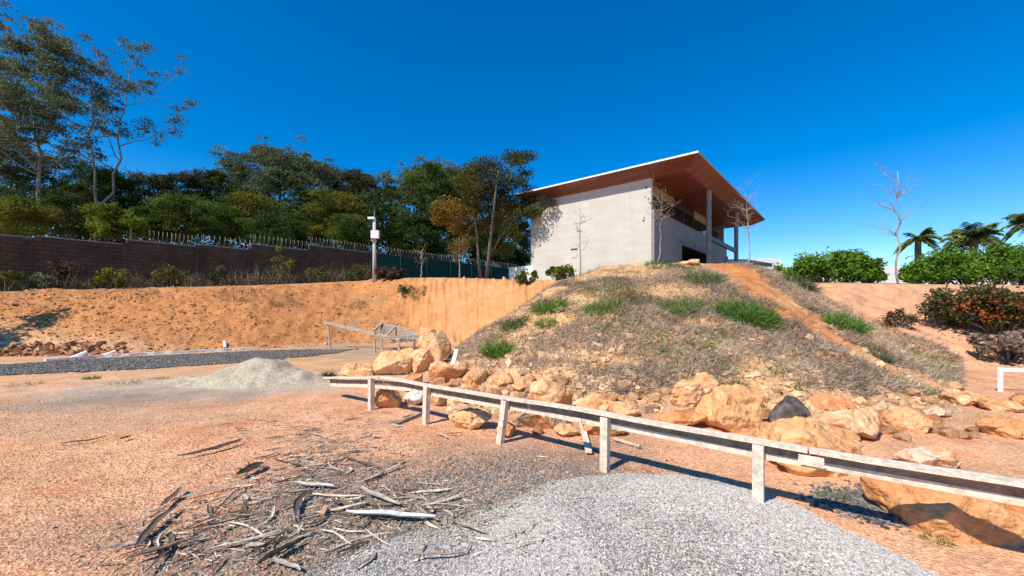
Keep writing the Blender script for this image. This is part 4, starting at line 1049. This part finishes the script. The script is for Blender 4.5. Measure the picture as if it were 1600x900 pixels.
def tree(label, base, top, cw, cbot, colr, seed, nclump=26, nleaf=240, ls=.26, style='broad', name='broadleaf_tree', grp='trees in the wood behind the wall', bark='bark', lean=(0, 0), trunk_r=None, cdepth=None, stems=1, cat='tree', var=.35, clr=.62):
    """base point, height of the top, crown width, height of the crown's underside (all in metres above base)"""
    rng = np.random.default_rng(seed); t = thing(name, label, cat, base, 0, grp)
    Ht = top; tr = trunk_r or Ht*.016; cd = cdepth or cw*.85
    tm, cm = MB(), MB()
    trunks = []
    for s_ in range(stems):
        off = np.array([lean[0]*.0 + (s_-(stems-1)/2)*.5, 0, -.3])
        end = np.array([lean[0] + (s_-(stems-1)/2)*cw*.28, lean[1], Ht*(.93 if style == 'euc' else .80)])
        P = wob(off, end, 9, Ht*.012, rng); trunks.append(P)
        tm.tube(P, np.linspace(tr, tr*.22, 9), 8)
    for k in range(nclump):
        if style == 'euc':
            f = rng.random()**.8; zc = cbot + (Ht-cbot)*f
            prof = math.sin(math.pi*min(.12 + .8*f, 1))**.7
            a = rng.uniform(0, 6.28); rad = prof*rng.uniform(.25, 1)
        else:
            f = rng.uniform(0, 1); zc = cbot + (Ht-cbot)*(.08 + .84*f)
            prof = math.sqrt(max(1 - ((f-.42)/.62)**2, .03)); a = rng.uniform(0, 6.28); rad = prof*math.sqrt(rng.random())*.86
        c = np.array([lean[0]*zc/Ht + rad*cw/2*math.cos(a), lean[1]*zc/Ht + rad*cd/2*math.sin(a), zc])
        cr = cw*(rng.uniform(.06, .17) if style == 'euc' else rng.uniform(.07, .19))
        P = trunks[k % stems]; fz = np.clip((zc - cr - rng.uniform(.1, .3)*cw*.6)/P[-1, 2], .5 if style == 'euc' else .18, .97); q = int(fz*8)
        if k < 22: tm.tube(wob(P[q], c, 5, cw*.015, rng), np.linspace(tr*(.42 - .3*fz), tr*.06, 5), 5, cap=False)
        n = int(nleaf*(cr/(cw*(.115 if style == 'euc' else .14)))**1.6)
        v = rng.normal(size=(n, 3)); v /= np.linalg.norm(v, axis=1)[:, None]; v *= (rng.random(n)**.55 * np.where(rng.random(n) < .18, rng.uniform(1.1, 1.6, n), 1))[:, None]*cr
        v[:, 2] *= clr*rng.uniform(.7, 1.25)
        v += .4*cr*vnoise(v[:, 0:1]*1.5/cr, v[:, 1:2]*1.5/cr, v[:, 2:3]*1.5/cr, seed+k)
        base_c = np.array(colr)*(1 + var*rng.uniform(-1, 1))*np.array([1 + .15*rng.normal(), 1, 1])
        C = np.clip(base_c*rng.uniform(.75, 1.3, (n, 1)), .002, 1)
        leaf_quads(cm, c + v, ls*rng.uniform(.6, 1.4, n), ls*.45*rng.uniform(.6, 1.4, n), C, rng, droop=.9 if style == 'euc' else .1, flat=0 if style == 'euc' else .35)
    tm.build('trunk', M[bark], t, True); cm.build('crown', M['leaf'], t)
    return t
def gum(label, px_, ytop, wpx, ybot, Y, colr, seed, nlimb=16, twigs=6, cl=.9, nl=95, ls=.24, tr=.2, lean=0.0, top_w=.55, leaders=1, grp='trees in the wood behind the wall'):
    """tall open tree: straight trunk, rising limbs, forking twigs, flat leaf clumps only at the twig ends"""
    rng = np.random.default_rng(seed); x = (px_-800)/FOC*Y; z = fz(x, Y)
    Ht = EYE + (HOR-ytop)/FOC*Y - z; cb = EYE + (HOR-ybot)/FOC*Y - z; W = wpx*Y/FOC
    t = thing('eucalyptus_tree', label, 'tree', (x, Y, z), 0, grp); tm, cm = MB(), MB(); tips = []
    stems = []
    for q in range(leaders):
        off = (q - (leaders-1)/2)
        P = wob((0, 0, -.3), (lean + off*W*.22, off*.8, Ht*(.95 - .06*abs(off))), 14, Ht*.006, rng)
        k0 = 5 if leaders > 1 else 0
        if q: P[:k0+1] = stems[0][:k0+1]
        stems.append(P); tm.tube(P, np.linspace(tr, tr*.16, 14), 8)
        tips.append(P[-1])
    for k in range(nlimb):
        P = stems[k % leaders]; f = (k + rng.random())/nlimb
        zs = cb*.93 + (Ht*.92 - cb*.93)*f; u = np.interp(zs, P[:, 2], np.arange(14)); i0 = int(u); b = P[i0]*(1-u+i0) + P[min(i0+1, 13)]*(u-i0)
        a = rng.uniform(0, 6.28); ll = W*.5*(1 - (1-top_w)*f)*rng.uniform(.55, 1.08)
        rise = rng.uniform(.35, .95)
        e = b + np.array([math.cos(a)*ll, math.sin(a)*ll*.8, ll*rise])
        m1 = b + (e-b)*.5 + np.array([0, 0, -ll*.10]) + rng.normal(size=3)*ll*.05
        L_ = np.array([b, b + (m1-b)*.5 + rng.normal(size=3)*ll*.02, m1, m1 + (e-m1)*.5 + rng.normal(size=3)*ll*.04, e])
        rl = tr*(.40 - .22*f); tm.tube(L_, np.linspace(rl, rl*.25, 5), 5, cap=False); tips.append(e)
        for j in range(twigs):
            w0 = L_[rng.integers(1, 5)] if j else L_[2]
            e2 = w0 + rng.normal(size=3)*np.array([1, 1, .45])*ll*.24 + np.array([math.cos(a)*ll*.14, math.sin(a)*ll*.14, ll*.16])
            tm.tube(wob(w0, e2, 4, ll*.025, rng), np.linspace(rl*.32, rl*.12, 4), 4, cap=False); tips.append(e2)
    for c in tips:
        for rep in range(2):
            c2 = c + rng.normal(size=3)*cl*.55*rep; cr = cl*rng.uniform(.45, 1.1); n = int(nl*rng.uniform(.5, 1.2)*(cr/cl)**1.5)
            v = rng.normal(size=(n, 3)); v /= np.linalg.norm(v, axis=1)[:, None]; v *= (rng.random(n)**.6)[:, None]*cr; v[:, 2] = v[:, 2]*.42 + .22*cr*(1 - (v[:, 0]**2 + v[:, 1]**2)/cr**2)
            C = np.array(colr)*rng.uniform(.75, 1.25)*rng.uniform(.75, 1.3, (n, 1))
            leaf_quads(cm, c2 + v, ls*rng.uniform(.6, 1.4, n), ls*.38*rng.uniform(.6, 1.4, n), C, rng, droop=.5)
    tm.build('trunk', M['gumbark'], t, True); cm.build('crown', M['leaf'], t); return t
def fz(x, y): return float(tz(x, y))
def ptree(label, px_, ytop, wpx, ybot, Y, colr, seed, **kw):
    x = (px_-800)/FOC*Y; z = fz(x, Y); top = EYE + (HOR-ytop)/FOC*Y - z
    cb = EYE + (HOR-ybot)/FOC*Y - z
    return tree(label, (x, Y, z), top, wpx*Y/FOC, max(cb, .3), colr, seed, **kw)
DG, MG, OL, YG, EU, BR = (.062, .088, .017), (.10, .135, .022), (.155, .15, .018), (.15, .19, .02), (.125, .15, .075), (.13, .10, .022)
E = dict(style='euc', name='eucalyptus_tree', bark='gumbark', clr=.7)
# tall eucalyptus on the left
gum('tallest eucalyptus with a straight trunk and full grey green crown at the far left', 62, 30, 150, 265, 33, EU, 501, nlimb=26, twigs=6, cl=.85, nl=100, ls=.23, tr=.21, top_w=.6)
gum('second tall eucalyptus, open crown with bare forked pale limbs, right of the tallest one', 150, 78, 215, 262, 35, EU, 502, nlimb=20, twigs=5, cl=.8, nl=85, ls=.22, tr=.16, lean=1.2, leaders=2, top_w=.5)
gum('tall eucalyptus cut by the left edge of the photo', -32, 66, 150, 290, 36, EU, 503, nlimb=19, twigs=6, cl=.9, nl=100, ls=.24, tr=.19)
for a in [
 ('dark bushy tree between the two tall eucalyptus trunks', 108, 236, 120, 350, 38, DG, 510),
 ('dark rounded tree right under the open eucalyptus', 165, 262, 80, 350, 37, DG, 511),
 ('dense dark tree at the left edge behind the wall', 12, 215, 120, 350, 35, DG, 512),
 ('low yellow green tree over the wall right of the second eucalyptus trunk', 180, 322, 86, 372, 29, YG, 513),
 ('low olive bush tree over the wall at the far left', 22, 308, 110, 372, 27, OL, 514),
 ('mid green tree with brownish top left of centre of the wood', 232, 268, 90, 345, 46, (.07, .075, .03), 515),
 ('grey green tree behind the low yellow green one', 290, 270, 84, 345, 48, (.06, .075, .035), 516),
 ('broad dark green layered tree over the wall', 285, 304, 120, 375, 34, MG, 517),
 ('dark green tree left of the eucalyptus clump', 338, 262, 80, 340, 50, DG, 518),
 ('olive yellow tree below the eucalyptus clump', 398, 300, 110, 368, 42, OL, 520),
 ('low dark bush tree over the razor wire under the eucalyptus clump', 432, 335, 110, 385, 38, DG, 521),
 ('golden olive tree right of the eucalyptus clump', 520, 296, 110, 372, 44, OL, 522),
 ('round topped brown green tree on the skyline left of the camera pole', 556, 262, 84, 340, 58, (.085, .085, .025), 523),
 ('mid green bush tree over the razor wire left of the camera pole', 548, 335, 90, 392, 41, MG, 524),
 ('dark tree behind the camera pole', 612, 278, 86, 385, 54, DG, 525),
 ('tall dark tree on the skyline left of the leaning front tree', 672, 250, 92, 360, 60, MG, 526),
 ('dark bush tree over the green fence', 640, 330, 90, 405, 48, DG, 527),
 ('dense dark tree behind the twin trunked front tree', 742, 262, 110, 400, 62, DG, 528),
 ('dark tree against the left end of the house', 805, 305, 80, 425, 58, DG, 529),
 ('dark low tree filling the gap above the green fence end', 765, 345, 100, 420, 54, DG, 530),
 ('dark green tree low behind the wall between the yellow green and layered trees', 235, 320, 80, 375, 33, DG, 531),
 ('dark green tree low behind the wall in the middle', 350, 320, 90, 378, 38, MG, 532),
 ('dark tree behind the golden olive tree', 480, 300, 110, 380, 52, DG, 533),
 ('dark low tree left of the leaning front tree', 690, 320, 90, 415, 50, MG, 534),
 ('dark tree between the tall eucalyptus trunks low over the wall', 105, 300, 110, 368, 31, DG, 535),
]:
    ptree(*a, nclump=64, nleaf=360, ls=.0046*a[5], clr=.46)
gum('left tree of the grey eucalyptus clump on the skyline', 382, 242, 92, 315, 54, EU, 540, nlimb=15, twigs=6, cl=1.15, nl=110, ls=.30, tr=.2)
gum('tallest middle tree of the grey eucalyptus clump on the skyline', 435, 230, 92, 315, 52, EU, 541, nlimb=17, twigs=7, cl=1.15, nl=110, ls=.30, tr=.22)
gum('right tree of the grey eucalyptus clump on the skyline', 484, 248, 84, 315, 54, EU, 542, nlimb=15, twigs=7, cl=1.15, nl=110, ls=.30, tr=.2)
gum('thin sparse eucalyptus top behind the camera pole', 606, 258, 36, 300, 66, EU, 543, nlimb=7, twigs=3, cl=.9, nl=40, ls=.32, tr=.14)
gum('grey green tree right on the skyline behind the front tree', 655, 254, 70, 320, 66, EU, 544, nlimb=14, twigs=6, cl=1.3, nl=110, ls=.36, tr=.2)
gum('grey green slender tree on the skyline left of the front tree', 712, 256, 60, 325, 64, EU, 545, nlimb=14, twigs=6, cl=1.3, nl=110, ls=.36, tr=.2)
gum('small round topped eucalyptus on the skyline right of the clump', 526, 258, 26, 290, 64, EU, 546, nlimb=7, twigs=4, cl=1.0, nl=90, ls=.34, tr=.14)
rng = np.random.default_rng(88); n = 90000                       # undergrowth filling the wood
cx_ = rng.uniform(-60, 850, n//60); cY = np.interp(cx_, [-60, 577, 620, 700, 800, 850], [40, 44, 46, 50, 57, 60]) + rng.uniform(0, 15, n//60); cX = (cx_-800)/FOC*cY; cz_ = tz(cX, cY) + rng.random(n//60)**1.2*np.interp(cx_, [-60, 200, 330, 500, 700, 850], [13, 10, 10.5, 11, 11, 8])
idx = rng.integers(0, n//60, n); v = rng.normal(size=(n, 3)); v /= np.linalg.norm(v, axis=1)[:, None]; v *= (rng.random(n)**.45)[:, None]*np.array([1.5, 1.5, 1.0])
P = np.stack([cX, cY, cz_], -1)[idx] + v; cm = MB()
leaf_quads(cm, P, rng.uniform(.25, .6, n), rng.uniform(.12, .3, n), (np.array((.05, .07, .016))*rng.uniform(.5, 1.6, (n//60, 1)))[idx]*rng.uniform(.6, 1.4, (n, 1)), rng, .1, .35)
tag(cm.build('thicket', M['leaf']), 'dark undergrowth of the wood behind the wall and fence', 'thicket', kind='stuff')
# front tree with two trunks
Yt = 29.2
ft = thing('feathery_tree', 'leaning twin trunked tree with feathery olive and golden foliage in front of the house', 'tree', (at(758, 0, Yt).x, Yt, fz(at(758, 0, Yt).x, Yt)))
rng = np.random.default_rng(60); tm, cm = MB(), MB(); bz = ft.location.z
def L_(px_, py2, dy=0):
    q = at(px_, py2, Yt); return np.array([q.x - ft.location.x, dy, q.z - bz])
limbs = {
 'a': ([(751, 436), (748, 405), (746, 370), (742, 340), (738, 322)], .13),
 'b': ([(760, 436), (764, 400), (768, 365), (772, 335), (776, 300), (780, 275)], .14),
 'c': ([(768, 362), (785, 335), (788, 305), (795, 265), (800, 245)], .08),
 'd': ([(772, 390), (790, 345), (812, 335), (840, 322)], .06),
 'e': ([(746, 360), (725, 335), (700, 325)], .06),
 'f': ([(776, 300), (760, 275), (748, 258)], .08),
 'g': ([(742, 340), (735, 310), (748, 290)], .08),
 'h': ([(764, 400), (782, 372), (800, 350)], .07)}
for k, (pts, r0) in limbs.items():
    P = np.array([L_(*q, dy=.25*i*(1 if k in 'ceg' else -1)) for i, q in enumerate(pts)])
    tm.tube(P, np.linspace(r0, r0*.35, len(P)), 7)
GOLD, OLV, GRN = (.20, .125, .02), (.092, .09, .02), (.06, .075, .033)
cl = [(705,328,24,GOLD),(690,330,16,GOLD),(722,338,22,GOLD),(738,325,20,OLV),(712,350,16,GOLD),(748,258,22,OLV),(735,270,20,OLV),(765,262,20,GRN),(775,280,24,GRN),(756,290,24,OLV),(735,300,22,OLV),(800,240,16,GRN),(815,238,14,GRN),(828,246,12,GRN),(822,262,13,GRN),(806,262,13,OLV),(796,290,18,GRN),(780,310,22,OLV),(760,318,20,OLV),(800,320,22,OLV),(822,312,20,GRN),(838,318,16,GRN),(846,330,10,GRN),(820,335,16,OLV),(790,345,20,OLV),(770,345,18,OLV),(800,365,16,OLV),(725,380,14,GOLD),(712,382,12,GOLD),(790,385,14,OLV),(812,350,16,OLV),(835,335,14,OLV),(852,322,13,GRN),(842,308,13,OLV),(826,302,15,OLV),(858,312,10,GRN),(775,330,20,OLV),(745,345,16,GOLD),(785,295,20,GRN),(810,290,14,GRN),(768,375,14,OLV),(735,355,16,OLV),(690,345,14,GOLD)]
for (px_, py2, rp, cc) in cl:
    c = L_(px_, py2, rng.uniform(-1.6, 1.6)); cr = rp*Yt/FOC*1.25; n = int(520*(rp/18)**2)
    v = rng.normal(size=(n, 3)); v /= np.linalg.norm(v, axis=1)[:, None]; v *= (rng.random(n)**.5)[:, None]*cr; v[:, 2] *= .62
    C = np.array(cc)*rng.uniform(.8, 1.25)*rng.uniform(.55, 1.5, (n, 1))
    leaf_quads(cm, c + v, rng.uniform(.14, .34, n), rng.uniform(.05, .10, n), C, rng, droop=.25, flat=.3)
tm.build('trunk', M['bark'], ft, True); cm.build('crown', M['leaf'], ft)

tree('leafy tree standing just outside the left edge of the photo, shading the bank', (-22.6, 12.9, fz(-22.6, 12.9)), 7.2, 4.2, 3.0, DG, 590, nclump=9, nleaf=110, ls=.3, grp=None)

# bare saplings
def bare(label, name, px_, ybase, ytop, wpx, seed, Y=None, twig=26, leaves=0, colr=(.1, .12, .02), fork=.5, bark='palebark', r0=.045, bend=0):
    p = gp(px_, ybase, ymin=Y-3 if Y else 1.2) if Y is None else Vector(((px_-800)/FOC*Y, Y, fz((px_-800)/FOC*Y, Y)))
    rng = np.random.default_rng(seed); t = thing(name, label, 'sapling', p, 0, 'bare saplings')
    Ht = EYE + (HOR-ytop)/FOC*p.y - p.z; W = wpx*p.y/FOC
    tm = MB(); tips = []
    P = wob((0, 0, -.1), (rng.uniform(-.1, .1)*W + bend, 0, Ht*.97), 10, Ht*.012, rng); tm.tube(P, np.linspace(r0, r0*.3, 10), 6)
    for k in range(twig):
        f = fork + (1-fork)*rng.random()*.9; q = min(int(f*9), 8); a = rng.uniform(0, 6.28); l = W*.5*rng.uniform(.4, 1)
        e = P[q] + np.array([math.cos(a)*l, math.sin(a)*l, l*rng.uniform(.2, 1.1)])
        Q = wob(P[q], e, 6, l*.07, rng); tm.tube(Q, np.linspace(r0*.34, r0*.11, 6), 4, cap=False)
        for j in range(5):
            b = Q[rng.integers(2, 6)]; e2 = b + rng.normal(size=3)*l*.22 + np.array([0, 0, l*.15]); tm.tube(wob(b, e2, 4, l*.03, rng), r0*.10, 3, cap=False); tips.append(e2)
    tm.build('trunk', M[bark], t, True)
    if leaves:
        T = np.array(tips)[rng.integers(0, len(tips), leaves)] + rng.normal(size=(leaves, 3))*.12; cm = MB()
        leaf_quads(cm, T, rng.uniform(.08, .2, leaves), rng.uniform(.04, .09, leaves), np.array(colr)*rng.uniform(.5, 1.4, (leaves, 1)), rng, .2); cm.build('leaves', M['leaf'], t)
    return t
bare('thin bare sapling in front of the lit concrete side wall', 'bare_sapling', 906, 425, 322, 44, 1, Y=20.5, twig=12, fork=.35, r0=.04)
bare('bare sapling with dark twigs at the house corner', 'bare_sapling', 1028, 405, 300, 52, 2, Y=19.5, twig=26, fork=.62, r0=.032, bend=.3, leaves=60, colr=(.1, .06, .03))
bare('pale bare sapling in front of the far veranda column', 'bare_sapling', 1174, 412, 298, 56, 3, Y=19.5, twig=28, fork=.55, r0=.036, bend=-.15)
bare('tall pale bare sapling standing alone against the sky above the right slope', 'bare_sapling', 1404, 440, 262, 80, 4, Y=18.5, twig=20, fork=.50, r0=.05, bend=-.25, leaves=0)
bare('small bare sapling in front of the green fence near the pole', 'bare_sapling', 658, 436, 388, 30, 5, Y=25.5, twig=8, fork=.5, r0=.05, leaves=40)
bare('sapling with a few golden leaves left of the front tree', 'bare_sapling', 717, 434, 368, 46, 6, Y=24.5, twig=14, fork=.45, r0=.05, leaves=420, colr=(.15, .11, .02))

# ------------------------------------------------------------------ shrubs, hedges, palms
def shrub(label, px_, ybase, w, h, colr, seed, Y=None, ls=.16, n=2600, name='shrub', cat='shrub', grp=None, var=.3, cl=16, ymin=1.2, flat=.2, sink=0):
    p = gp(px_, ybase, ymin=ymin) if Y is None else Vector(((px_-800)/FOC*Y, Y, fz((px_-800)/FOC*Y, Y)))
    rng = np.random.default_rng(seed); t = thing(name, label, cat, p, 0, grp); W, Hh = w*p.y/FOC, h*p.y/FOC
    cm, tm = MB(), MB()
    for k in range(cl):
        f = rng.random(); c = np.array([rng.uniform(-.5, .5)*W*.85, rng.uniform(-.5, .5)*W*.5, Hh*(.22 + .62*f)]); c[0] *= math.sqrt(max(1-(f-.3)**2*.9, .1))
        cr = min(W, Hh*1.3)*rng.uniform(.11, .27); m_ = int(n/cl)
        v = rng.normal(size=(m_, 3)); v /= np.linalg.norm(v, axis=1)[:, None]; v *= (rng.random(m_)**.5 * np.where(rng.random(m_) < .15, rng.uniform(1.1, 1.55, m_), 1))[:, None]*cr; v[:, 2] *= .95
        q = c + v; q[:, 2] = np.maximum(q[:, 2], .03)
        leaf_quads(cm, q, ls*rng.uniform(.6, 1.4, m_), ls*.5*rng.uniform(.7, 1.3, m_), np.array(colr)*(1 + var*rng.uniform(-1, 1))*rng.uniform(.55, 1.4, (m_, 1)), rng, .05, flat)
        tm.tube(wob((c[0]*.3, c[1]*.3, -.1), c, 4, .03, rng), np.linspace(.035, .012, 4), 4, cap=False)
    tm.build('stems', M['bark'], t, True); cm.build('foliage', M['leaf'], t); return t
HG = (.125, .235, .025)
for k, (px_, w, h, lab) in enumerate([(1248, 60, 30, 'leftmost low end shrub of the short hedge'), (1285, 66, 46, 'second shrub from the left in the short hedge, against the white house'), (1325, 66, 48, 'tall third shrub in the short hedge'), (1356, 44, 40, 'right end shrub of the short hedge beside the white wall gap')]):
    shrub(lab, px_, 0, w, h, HG, 700+k, Y=21.5, ls=.19, n=4200, grp='shrubs of the short hedge', name='hedge_shrub', cat='hedge shrub', cl=26)
for k, (px_, w, h, lab) in enumerate([(1432, 36, 34, 'small left end shrub of the long hedge beside the bare sapling'), (1466, 64, 52, 'second shrub of the long hedge, under the small palm'), (1512, 74, 56, 'middle shrub of the long hedge, under the wide palm'), (1558, 76, 66, 'tall shrub of the long hedge right of the middle'), (1604, 80, 62, 'shrub of the long hedge cut by the right edge of the photo')]):
    shrub(lab, px_, 0, w, h, HG, 720+k, Y=21.5, ls=.19, n=4600, grp='shrubs of the long hedge', name='hedge_shrub', cat='hedge shrub', cl=28)
def palm(label, px_, ycrown, spread, Y, seed, nf=30):
    x = (px_-800)/FOC*Y; z = fz(x, Y); zc = EYE + (HOR-ycrown)/FOC*Y; S = spread*Y/FOC/2; rng = np.random.default_rng(seed)
    t = thing('palm_tree', label, 'palm', (x, Y, z), 0, 'palms behind the long hedge'); tm, cm = MB(), MB()
    tm.tube(wob((0, 0, -.2), (.1, 0, zc-z), 7, .03, rng), np.linspace(.26, .2, 7), 10)
    for k in range(nf):
        a = rng.uniform(0, 6.28); el = rng.uniform(-.35, 1.25); l = S*rng.uniform(.85, 1.15); n = 16
        u = np.linspace(0, 1, n); d = np.array([math.cos(a), math.sin(a), 0])
        C = np.array([.1, 0, zc-z]) + d*(u*l*math.cos(el*.8))[:, None] + np.array([0, 0, 1])*(u*l*math.sin(el) - .75*l*u**2.2*(.5 + .5*math.cos(el)))[:, None]
        tm.tube(C, np.linspace(.03, .008, n), 4, cap=False)
        tone = np.array((.20, .27, .07))*rng.uniform(.6, 1.4)
        side = np.cross(d, [0, 0, 1])
        for sgn in (-1, 1):
            for q in range(2, n):
                for jit in (0, .5):
                    b = C[q]*(1-jit) + C[q-1]*jit; ll = S*.34*math.sin(math.pi*min(u[q]*.85 + .12, 1))
                    e = b + side*sgn*ll*.8 + d*ll*.45 + np.array([0, 0, -.35*ll + .1*ll*rng.normal()]); w = np.array(d)*.075
                    cm.add([b - w*.5, b + w*.5, (b+e)/2 + w, e, (b+e)/2 - w], np.array([[0, 1, 2, 3, 4]]), tone*rng.uniform(.7, 1.3))
    tm.build('trunk', M['bark'], t, True); cm.build('fronds', M['leaf'], t)
palm('small palm with a round crown left of the wide palm', 1433, 372, 58, 34, 1, 26)
palm('wide palm with drooping fronds above the middle of the long hedge', 1520, 370, 84, 31, 2, 42)
palm('tall palm cut by the right edge of the photo', 1612, 346, 76, 29, 3, 34)

# flowering bush on the right slope
fb = shrub('sprawling bush with orange red flowers and dry stems on the right slope', 1560, 545, 180, 66, (.10, .095, .035), 801, Y=13.2, ls=.13, n=9000, name='flowering_bush', cat='bush', cl=44, var=.5)
rng = np.random.default_rng(9); m = MB(); n = 480
cc = np.array([(-1.65, -.6, .75), (-1.25, -.85, .5), (-1.0, -.7, .95), (.35, -.7, .9), (.8, -.8, .7), (0.1, -.9, .45), (-.4, -.8, .85)])[rng.integers(0, 7, n)] + rng.normal(size=(n, 3))*np.array([.24, .2, .13])
leaf_quads(m, cc, rng.uniform(.05, .11, n), rng.uniform(.04, .08, n), np.array((.46, .11, .03))*rng.uniform(.5, 1.2, (n, 1)), rng); tag(m.build('flowers', M['leaf'], fb), kind='stuff')
shrub('tangle of dry grey stems hanging below the flowering bush', 1572, 562, 150, 44, (.27, .20, .14), 812, ls=.16, n=2600, name='dry_bush', cat='bush', cl=22, var=.4)
shrub('dry brown bush in the middle of the pink cut slope', 1408, 512, 46, 32, (.15, .11, .06), 803, ls=.1, n=700, name='dry_bush', cat='bush', cl=10)
shrub('green shrub on top of the right slope at the edge of the photo', 1592, 470, 60, 30, (.08, .15, .025), 804, Y=16.5, ls=.14, n=2200)
shrub('yellow green shrub at the left foot of the lit house wall', 826, 440, 42, 20, (.13, .16, .03), 805, Y=19.5, ls=.14, n=900)
shrub('yellow green shrub in front of the lit house wall', 874, 438, 62, 22, (.15, .19, .03), 806, Y=18.6, ls=.14, n=2000)
shrub('dark brush heap beside the foot of the camera pole', 614, 441, 52, 16, (.10, .065, .045), 807, Y=25.5, ls=.3, n=1500, name='brush_heap', cat='brush heap', cl=14)
shrub('small green weed on the bank edge right of the brush heap', 632, 462, 26, 22, (.11, .15, .03), 808, ls=.12, n=300, ymin=17, cl=8)
# plants along the block wall
for k, a in enumerate([
 ('yellow green bush at the far left foot of the wall', 6, 40, 40, (.10, .13, .025)), ('pale flowering weed at the wall foot near the left edge', 62, 36, 26, (.13, .15, .09)),
 ('dry brown leggy shrub at the wall foot', 100, 36, 52, (.10, .07, .04)), ('bright yellow green bush at the wall foot', 176, 44, 44, (.16, .19, .022)),
 ('olive golden bush at the wall foot', 264, 46, 34, (.15, .13, .03)), ('young broad leaved plant rising above the wall', 445, 36, 72, (.16, .18, .04)),
 ('grey weed clump at the wall foot right of the golden bush', 345, 34, 34, (.10, .10, .06)), ('green weed at the wall foot left of the pole', 500, 34, 28, (.12, .14, .035)),
 ('weed at the right end of the block wall', 556, 34, 30, (.12, .13, .04))]):
    Yb = np.interp(a[1], [0, 200, 400, 577], [19.0, 21.8, 26.2, 30.5]); shrub(a[0], a[1], 0, a[2], a[3], a[4], 820+k, Y=Yb, ls=.15, n=900, cl=11, grp='plants along the wall', var=.4)
def wall_tuft(k, px_, h, lab):
    Yb = float(np.interp(px_, [0, 200, 400, 577], [19.4, 22.3, 26.8, 31])); x = (px_-800)/FOC*Yb; rg = np.random.default_rng(900+k); nb = 70
    a_ = rg.uniform(0, 6.28, nb); P = np.stack([.35*rg.normal(size=nb), .15*rg.normal(size=nb), 0*a_ - .05], -1); D = np.stack([np.cos(a_)*.5, np.sin(a_)*.3, 1 + 0*a_], -1) + .2*rg.normal(size=(nb, 3)); D /= np.linalg.norm(D, axis=1)[:, None]
    m = MB(); blades(m, P, D, h*Yb/FOC*rg.uniform(.5, 1.2, nb), rg.uniform(.02, .045, nb), np.array((.25, .18, .12))*rg.uniform(.4, 1.3, (nb, 1)), rg, .7)
    o = m.build('dry_weed', M['grass']); o.location = (x, Yb, fz(x, Yb)); tag(o, lab, 'dry weed', 'dry weeds at the foot of the block wall')
for k, px_ in enumerate([28, 130, 205, 232, 300, 322, 372, 392, 412, 430, 465, 482, 520, 538, 570]):
    wall_tuft(k, px_, 22 + 18*((k*7) % 5)/5, 'dry brown weed clump standing at the foot of the block wall')
